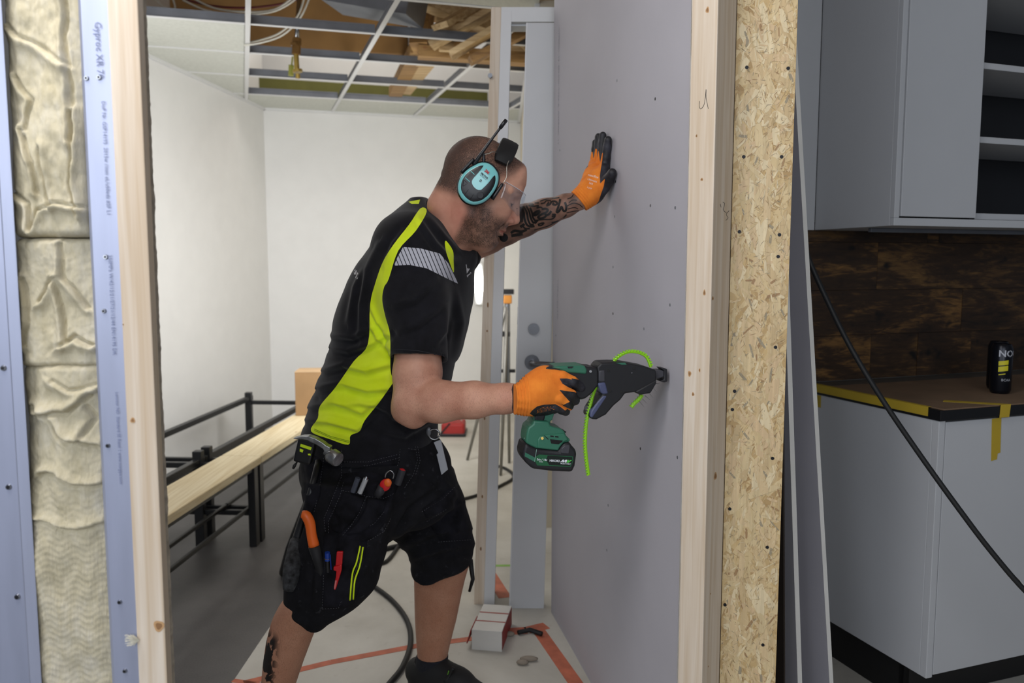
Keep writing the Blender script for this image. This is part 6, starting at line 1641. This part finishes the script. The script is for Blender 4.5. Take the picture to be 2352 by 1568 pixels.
# headband over the crown
def HB(f, l, g): return Vector(hd_(f, l, g))
WIRE = mat('spring_wire', 'b5b2a8', .3, .8)
arc = []
for k in range(25):
    t = math.pi*(k/24); arc.append((math.cos(t), math.sin(t)))
def band_ring(w, th, t0, t1, n, f0, df):
    rings = []
    for k in range(n+1):
        t = t0+(t1-t0)*k/n; l = -math.cos(t)*.0855; g = .034+math.sin(t)*.0745; f = f0+df*(1-math.sin(t))
        nl, ng = -math.cos(t), math.sin(t); fr = min(1, 5*min(k, n-k)/n+.72); prof = []
        for i in range(12):
            a = 2*math.pi*i/12; ca, sa = math.cos(a), math.sin(a); ca = math.copysign(abs(ca)**.5, ca); sa = math.copysign(abs(sa)**.5, sa)
            prof.append(HB(f+ca*w*fr, l+nl*(sa*th*fr+.006), g+ng*(sa*th*fr+.006)))
        rings.append(prof)
    return rings
loft('headband_pad', band_ring(.022, .0095, math.radians(14), math.radians(166), 26, .030, -.004), mat('band_foam', '0e0e10', .75))
M().tube([Ah(595, 450, 0), Ah(640, 440, .0), Ah(675, 425, -.004), HB(.012, -.078, .072)], .0010, 6, sub=3).build('wire', WIRE, hs, smooth=True)
M().tube([Ah(765, 712, 0), Ah(795, 660, .0), Ah(800, 620, -.002), Ah(803, 540, -.006), HB(.044, -.072, .080)], .0010, 6, sub=3).build('wire', WIRE, hs, smooth=True)
M().ball(HB(0, .098, 0), (.040, .018, .050), 20, R=HR).build('far_cup', EBLK, hs, smooth=True)
mc = Vector(hd_(.109, .010, -.0925)); 
M().ball(mc, (.0105, .0105, .0105), 16).build('microphone', mat('mic_foam', '060607', .95), hs, smooth=True)
M().tube([HB(.02, .10, -.04), HB(.07, .078, -.08), HB(.098, .045, -.092), HB(.106, .025, -.0925), mc], .0018, 8, sub=4).build('microphone_boom', mat('mic_foam', '060607', .95), hs, smooth=True)

def glassmat():
    t = NT('clear_lens'); t.n.remove(t.b); o = t.n['Material Output']
    tr = t.new('ShaderNodeBsdfTransparent'); tr.inputs[0].default_value = (.93, .95, .97, 1); gl = t.new('ShaderNodeBsdfGlossy'); gl.inputs['Roughness'].default_value = .06
    df = t.new('ShaderNodeBsdfDiffuse'); df.inputs[0].default_value = (.8, .82, .9, 1)
    fr = t.new('ShaderNodeFresnel'); fr.inputs[0].default_value = 1.5; m1 = t.new('ShaderNodeMixShader'); m1.inputs[0].default_value = .05; t.link(tr.outputs[0], m1.inputs[1]); t.link(gl.outputs[0], m1.inputs[2])
    m2 = t.new('ShaderNodeMixShader'); m2.inputs[0].default_value = .02; t.link(m1.outputs[0], m2.inputs[1]); t.link(df.outputs[0], m2.inputs[2]); t.link(m2.outputs[0], o.inputs[0]); return t.m
GL = glassmat()
gs = thing('safety_glasses', Vector(hd_(.10, 0, -.03)), 'clear wraparound safety glasses worn under the ear defenders', 'glasses')
BASE[gs.name] = gs.location.copy()
q = M(); nu, nv = 36, 8; vs = []
for th in (0, .0018):
    for j in range(nv+1):
        v = j/nv
        for i in range(nu+1):
            u = -1+2*i/nu; l = .066*math.sin(u*1.15)/math.sin(1.15); f = .122-.062*abs(u)**2.3-th; top = .018+.004*abs(u); bot = -.036+.016*abs(u)**2+.012*math.exp(-(u/.16)**2)
            g_2 = bot+(top-bot)*v; vs.append(HB(f-.006*(v-.5)**2*4*.3-.004*v, l*(1-th*8), g_2))
W_ = (nu+1); S_ = W_*(nv+1); fs = []
for s_ in (0, 1):
    for j in range(nv):
        for i in range(nu): a = s_*S_+j*W_+i; fs.append((a, a+1, a+W_+1, a+W_))
for i in range(nu): fs += [(i, i+1, S_+i+1, S_+i), (nv*W_+i, nv*W_+i+1, S_+nv*W_+i+1, S_+nv*W_+i)]
for j in range(nv): fs += [(j*W_, (j+1)*W_, S_+(j+1)*W_, S_+j*W_), (j*W_+nu, (j+1)*W_+nu, S_+(j+1)*W_+nu, S_+j*W_+nu)]
q.add(vs, fs); q.build('lens', GL, gs, smooth=True)
rimM = mat('lens_rim', 'c9ced6', .25, spec=.8)
M().tube([vs[nv*W_+i] for i in range(0, nu//2-3)], .0007, 5).build('top_rim', rimM, gs); 
for s_ in (-1, 1):
    M().bar(HB(.058, s_*.068, .012), HB(.0, s_*.080, .016), .002, .007, up=HG).build('temple', GL, gs)

# ------------------------------------------------------------------ tools carried in the shorts
def tool(name, label, cat, at): 
    t = thing(name, at, label, cat); BASE[t.name] = Vector(at); return t
S_ = lambda x, y, off: surf(T_SHORTS, *Z4(x, y), off) or P(*Z4(x, y), 1.86)
def Zk(x, y): return (670+x/15.68, 990+y/15.68)
hm_ = tool('hammer', 'steel claw hammer with dark rubber handle hanging on the hip', 'hammer', P(*Z4(300, 150), 1.80))
HS = mat('worn_steel', '8b8d8f', .38, .85, var=.2, vscale=60); DH = 1.80
pl = lambda x, y, D: P(*Zk(x, y), D)
q = M(); cl_ = [(30, 270), (150, 240), (370, 190), (600, 180), (860, 270), (1120, 420), (1240, 520), (1390, 590), (1380, 700), (1240, 760), (1180, 760), (1120, 640), (900, 500), (640, 380), (560, 330), (380, 300), (150, 295)]
q.prism([pl(x, y, DH-.012) for x, y in cl_], (0, .024, 0)); q.build('claw_head', HS, hm_, bevel=.003)
M().cyl(pl(1240, 700, DH), pl(1420, 820, DH-.004), .0105, 16).build('neck', HS, hm_, smooth='auto')
M().tube([pl(1395, 800, DH-.004), pl(1440, 870, DH-.006), pl(1640, 1010, DH-.016), pl(1680, 1035, DH-.018)], [.0150, .0175, .0175, .0155], 24).build('striking_face', HS, hm_, smooth='auto')
hnd = [S_(300, 210, .006), S_(250, 400, .002), S_(200, 560, .004), S_(165, 700, .008), P(*Z4(135, 860), 1.80), P(*Z4(128, 985), 1.80)]
M().tube(hnd[:4], [.009, .008, .009, .014], 12, sub=3).build('shaft', BLACKP, hm_, smooth=True)
M().tube(hnd[3:], [.017, .0205, .0185], 14, sub=4).build('rubber_grip', mat('worn_rubber', '2d2e30', .9, var=.5, vscale=70, bump=.4), hm_, smooth=True)
tp_ = tool('tape_pouch', 'small black pouch with two neon yellow bands behind the hammer', 'pouch', P(*Z4(215, 150), 1.83))
M().box(pl(500, 680, 1.835), (.042, .03, .060), (0, .25, 0)).build('pouch_body', BLACKP, tp_, bevel=.006)
M().prism([pl(x, y, 1.819) for x, y in [(330, 450), (725, 580), (690, 680), (305, 550)]], (0, -.001, 0)).build('neon_band', ZY, tp_)
M().prism([pl(x, y, 1.819) for x, y in [(300, 620), (430, 670), (390, 770), (290, 720)]], (0, -.001, 0)).prism([pl(x, y, 1.819) for x, y in [(580, 810), (670, 800), (690, 870), (600, 860)]], (0, -.001, 0)).build('neon_piece', ZY, tp_); tp_.children[-1]['kind'] = 'stuff'
M().tube([pl(310, 860, 1.83), pl(220, 1040, 1.83), pl(150, 1180, 1.83)], .0022, 6).tube([pl(150, 1170, 1.83), pl(100, 1240, 1.83), pl(50, 1345, 1.83)], [.003, .0045, .003], 6).build('pull_cord', BLACKR, tp_, smooth=True)
ch = tool('wood_chisel', 'orange handled tool in a black sheath on the side of the thigh', 'chisel', S_(260, 640, .03))
DC = min(S_(220, 600, 0).y, S_(290, 760, 0).y)-.020
z4 = lambda x, y, D: P(*Z4(x, y), D)
M().tube([z4(196, 535, DC), z4(222, 545, DC), z4(245, 590, DC), z4(255, 660, DC), z4(270, 728, DC)], [.0085, .0120, .0120, .0115, .0125], 16, sub=3).build('orange_handle', mat('orange_plastic', 'e0641c', .45), ch, smooth=True)
M().tube([z4(270, 728, DC), z4(298, 830, DC+.008), z4(320, 940, DC+.010), z4(340, 1050, DC+.012)], [.0135, .011, .008, .006], 12).build('sheath', mat('sheath_black', '18181b', .7), ch, smooth=True)
def pen(name, a, b, r, m, label, cat, cap=None, D0=None, tip=None):
    A = S_(*a, .020); B = S_(*b, .016); D_ = min(A.y, B.y); A = z4(*a, D_); B = z4(*b, D_+.002); t = tool(name, label, cat, B)
    M().tube([A, B], r, 12).build('barrel', m, t, smooth='auto')
    if cap:
        d = (A-B).normalized(); M().tube([A, A+d*cap[0]], [r*.8, r*.35], 10).build('tip', cap[1], t, smooth='auto')
    return t, A, B
pen('carpenter_pen', (540, 312), (508, 398), .0062, mat('pen_grey_blue', '3c414e', .5), 'dark blue grey pen in the holster pocket, leftmost of the pens', 'pen')
pen('marker_pen', (588, 318), (550, 405), .0062, mat('pen_silver', 'b3b6ba', .35, .3), 'silver pen with metal tip beside the dark pen in the holster pocket', 'pen', (.006, CHROME))
t, A, B = pen('red_tipped_pen', (812, 262), (782, 350), .0092, mat('pen_dark', '2a2b31', .5), 'dark pen with red end in the pocket next to the zip', 'pen', (.0025, mat('pen_red', 'b81f24', .45)))
t, A, B = pen('blue_pen', (352, 768), (352, 818), .0062, mat('pen_blue', '1c3f9a', .4), 'blue pen with metal ring clipped in the thigh pocket', 'pen')
M().tube([B, B+Vector((.001, 0, -.028))], .0048, 10).build('lower_barrel', mat('pen_black', '141417', .5), t); M().cyl(B+Vector((0, 0, .004)), B+Vector((0, 0, .006)), .0067, 14).build('ring', mat('brass_ring', 'b89a50', .3, .8), t); M().tube([A+Vector((.007, -.003, -.004)), B+Vector((.009, -.004, -.02))], .0012, 6).build('clip', mat('pen_blue', '1c3f9a', .4), t)
DK = S_(415, 880, .014).y-.006
kn_ = tool('folding_knife', 'red carpenter knife sheath clipped in the lower thigh pocket', 'knife', z4(400, 1010, DK)); RED = mat('red_plastic', 'c4161e', .4)
M().prism([z4(x, y, DK) for x, y in [(408, 765), (446, 765), (440, 848), (400, 852)]], (0, .008, 0)).build('knife_handle', RED, kn_, bevel=.002)
M().prism([z4(x, y, DK-.002) for x, y in [(388, 858), (438, 845), (437, 880), (422, 930), (402, 1000), (393, 1012), (387, 1000), (402, 920), (405, 885), (388, 880)]], (0, .010, 0)).build('knife_sheath', RED, kn_, bevel=.002)
M().prism([z4(x, y, DK-.0025) for x, y in [(400, 940), (410, 940), (400, 990), (393, 990)]], (0, -.0006, 0)).build('sheath_label', mat('label_pink', 'd77a78', .5), kn_)
DP = S_(680, 400, .02).y-.008
pw = tool('utility_knife', 'red and orange ended utility knife with wire hook in the front pocket', 'knife', z4(670, 420, DP))
q = M(); 
M().tube([z4(652, 425, DP), z4(672, 400, DP), z4(692, 365, DP)], [.0085, .0105, .0115], 12).build('knife_body', mat('tool_charcoal', '26262b', .6), pw, smooth=True)
M().ball(z4(706, 356, DP-.004), (.0130, .008, .0155), 20, R=Euler((0, .45, 0)).to_matrix()).build('red_end', RED, pw, smooth=True)
M().ball(z4(722, 342, DP-.011), (.0090, .005, .0100), 16).build('orange_button', mat('orange_plastic', 'e0641c', .45), pw, smooth=True)
M().tube([z4(705, 312, DP), z4(712, 285, DP), z4(738, 268, DP), z4(758, 290, DP), z4(752, 318, DP)], .0016, 8, sub=4).build('wire_hook', CHROME, pw, smooth=True)
# id card and ring at the belt
DI = min(S_(1045, 200, 0).y, S_(1010, 120, 0).y, S_(1050, 280, 0).y)-.012
ic = tool('card_holder', 'grey card holder with metal ring hanging from the front of the belt', 'card holder', z4(1045, 295, DI))
M().prism([z4(x, y, DI) for x, y in [(1002, 95), (1046, 78), (1090, 262), (1050, 295), (1020, 170), (1030, 160)]], (0, .004, 0)).build('card', mat('grey_card', 'a4a6ac', .5), ic, bevel=.001)
rg_ = [z4(1005+34*math.cos(t), 45+32*math.sin(t), DI-.002) for t in [2*math.pi*k/16 for k in range(17)]]
M().tube(rg_, .0022, 8).build('ring', CHROME, ic, smooth=True)
M().ball(z4(972, 28, DI-.002), (.0065, .003, .012), 12).build('badge_clip', mat('clip_grey', '6f7278', .35, .4), ic, smooth=True)
# black strap tip hanging behind the far knee
tag(M().tube([P(1080, 1285, 2.27), P(1086, 1330, 2.27), P(1078, 1358, 2.27)], [.008, .006, .004], 8).build('strap_end', BLACKR, smooth=True), 'black strap end hanging behind the far knee of the worker', 'strap')

# ------------------------------------------------------------------ pieces of a part go under that part
def base(n): return n.split('.')[0]
UNDER = {
    'person': {'holster_pocket': 'work_shorts', 'holster_backing': 'work_shorts', 'thigh_pocket': 'work_shorts', 'flap_pocket': 'work_shorts', 'cargo_pocket': 'work_shorts', 'hammer_loop': 'work_shorts', 'stitching': 'work_shorts',
               'neon_piping': 'work_shorts', 'zip': 'work_shorts', 'collar': 'shirt', 'hem_stitch': 'shirt', 'sleeve_stitch': 'shirt', 'back_print': 'shirt', 'chest_print': 'shirt', 'tattoo': 'body', 'lace_loop': 'shoe', 'green_lace': 'shoe'},
    'screw_gun': {'battery_button': 'battery', 'battery_label': 'battery', 'battery_label_dark': 'battery', 'battery_band': 'battery', 'seam': 'battery', 'lettering': 'battery', 'logo': 'battery', 'vent': 'base_front_panel', 'brass_screw': 'base_front_panel',
                  'housing_label': 'housing_shell', 'bolt_hole': 'magazine', 'rivet': 'magazine', 'green_clip': 'magazine', 'magazine_foot': 'magazine', 'housing_screw': 'motor_housing', 'belt_clip': 'base', 'nose_foot': 'nose_carriage'},
    'ear_defenders': {'teal_bar': 'keypad', 'knob': 'keypad', 'keypad_groove': 'keypad', 'lettering': 'cup_shell', 'round_symbol': 'cup_shell', 'microphone': 'microphone_boom'},
    'door_leaf': {'thumb_lock': 'door_panel', 'lever_handle': 'door_panel', 'lock_plate': 'edge_strip'},
    'door_frame': {'knot': 'jamb', 'fixing_bolt': 'jamb'},
    'gypsum_board': {'screw_head': 'panel', 'print': 'panel'},
    'timber_stud': {'knot': 'stud', 'pencil_mark': 'stud'},
    'osb_panel': {'flakes': 'board', 'screw_head': 'board'},
    'steel_stud': {'rivet': 'channel', 'rivet_hole': 'channel', 'print': 'channel'},
    'drink_can': {'lettering': 'body', 'yellow_band': 'body'},
    'safety_glasses': {'top_rim': 'lens'},
    'blue_pen': {'ring': 'barrel', 'clip': 'barrel'},
    'folding_knife': {'sheath_label': 'knife_sheath'},
}
bpy.context.view_layer.update()
for r_ in [o for o in SC.objects if o.parent is None and base(o.name) in UNDER]:
    rule = UNDER[base(r_.name)]; kids = list(r_.children); by = {}
    for k in kids: by.setdefault(base(k.name), k)
    for k in kids:
        p = rule.get(base(k.name))
        if p and p in by and k is not by[p]: k.parent = by[p]
gl_ = [k for k in person.children if base(k.name) == 'glove']
for k in list(person.children):
    if base(k.name) == 'glove_lettering': k.parent = gl_[-1]
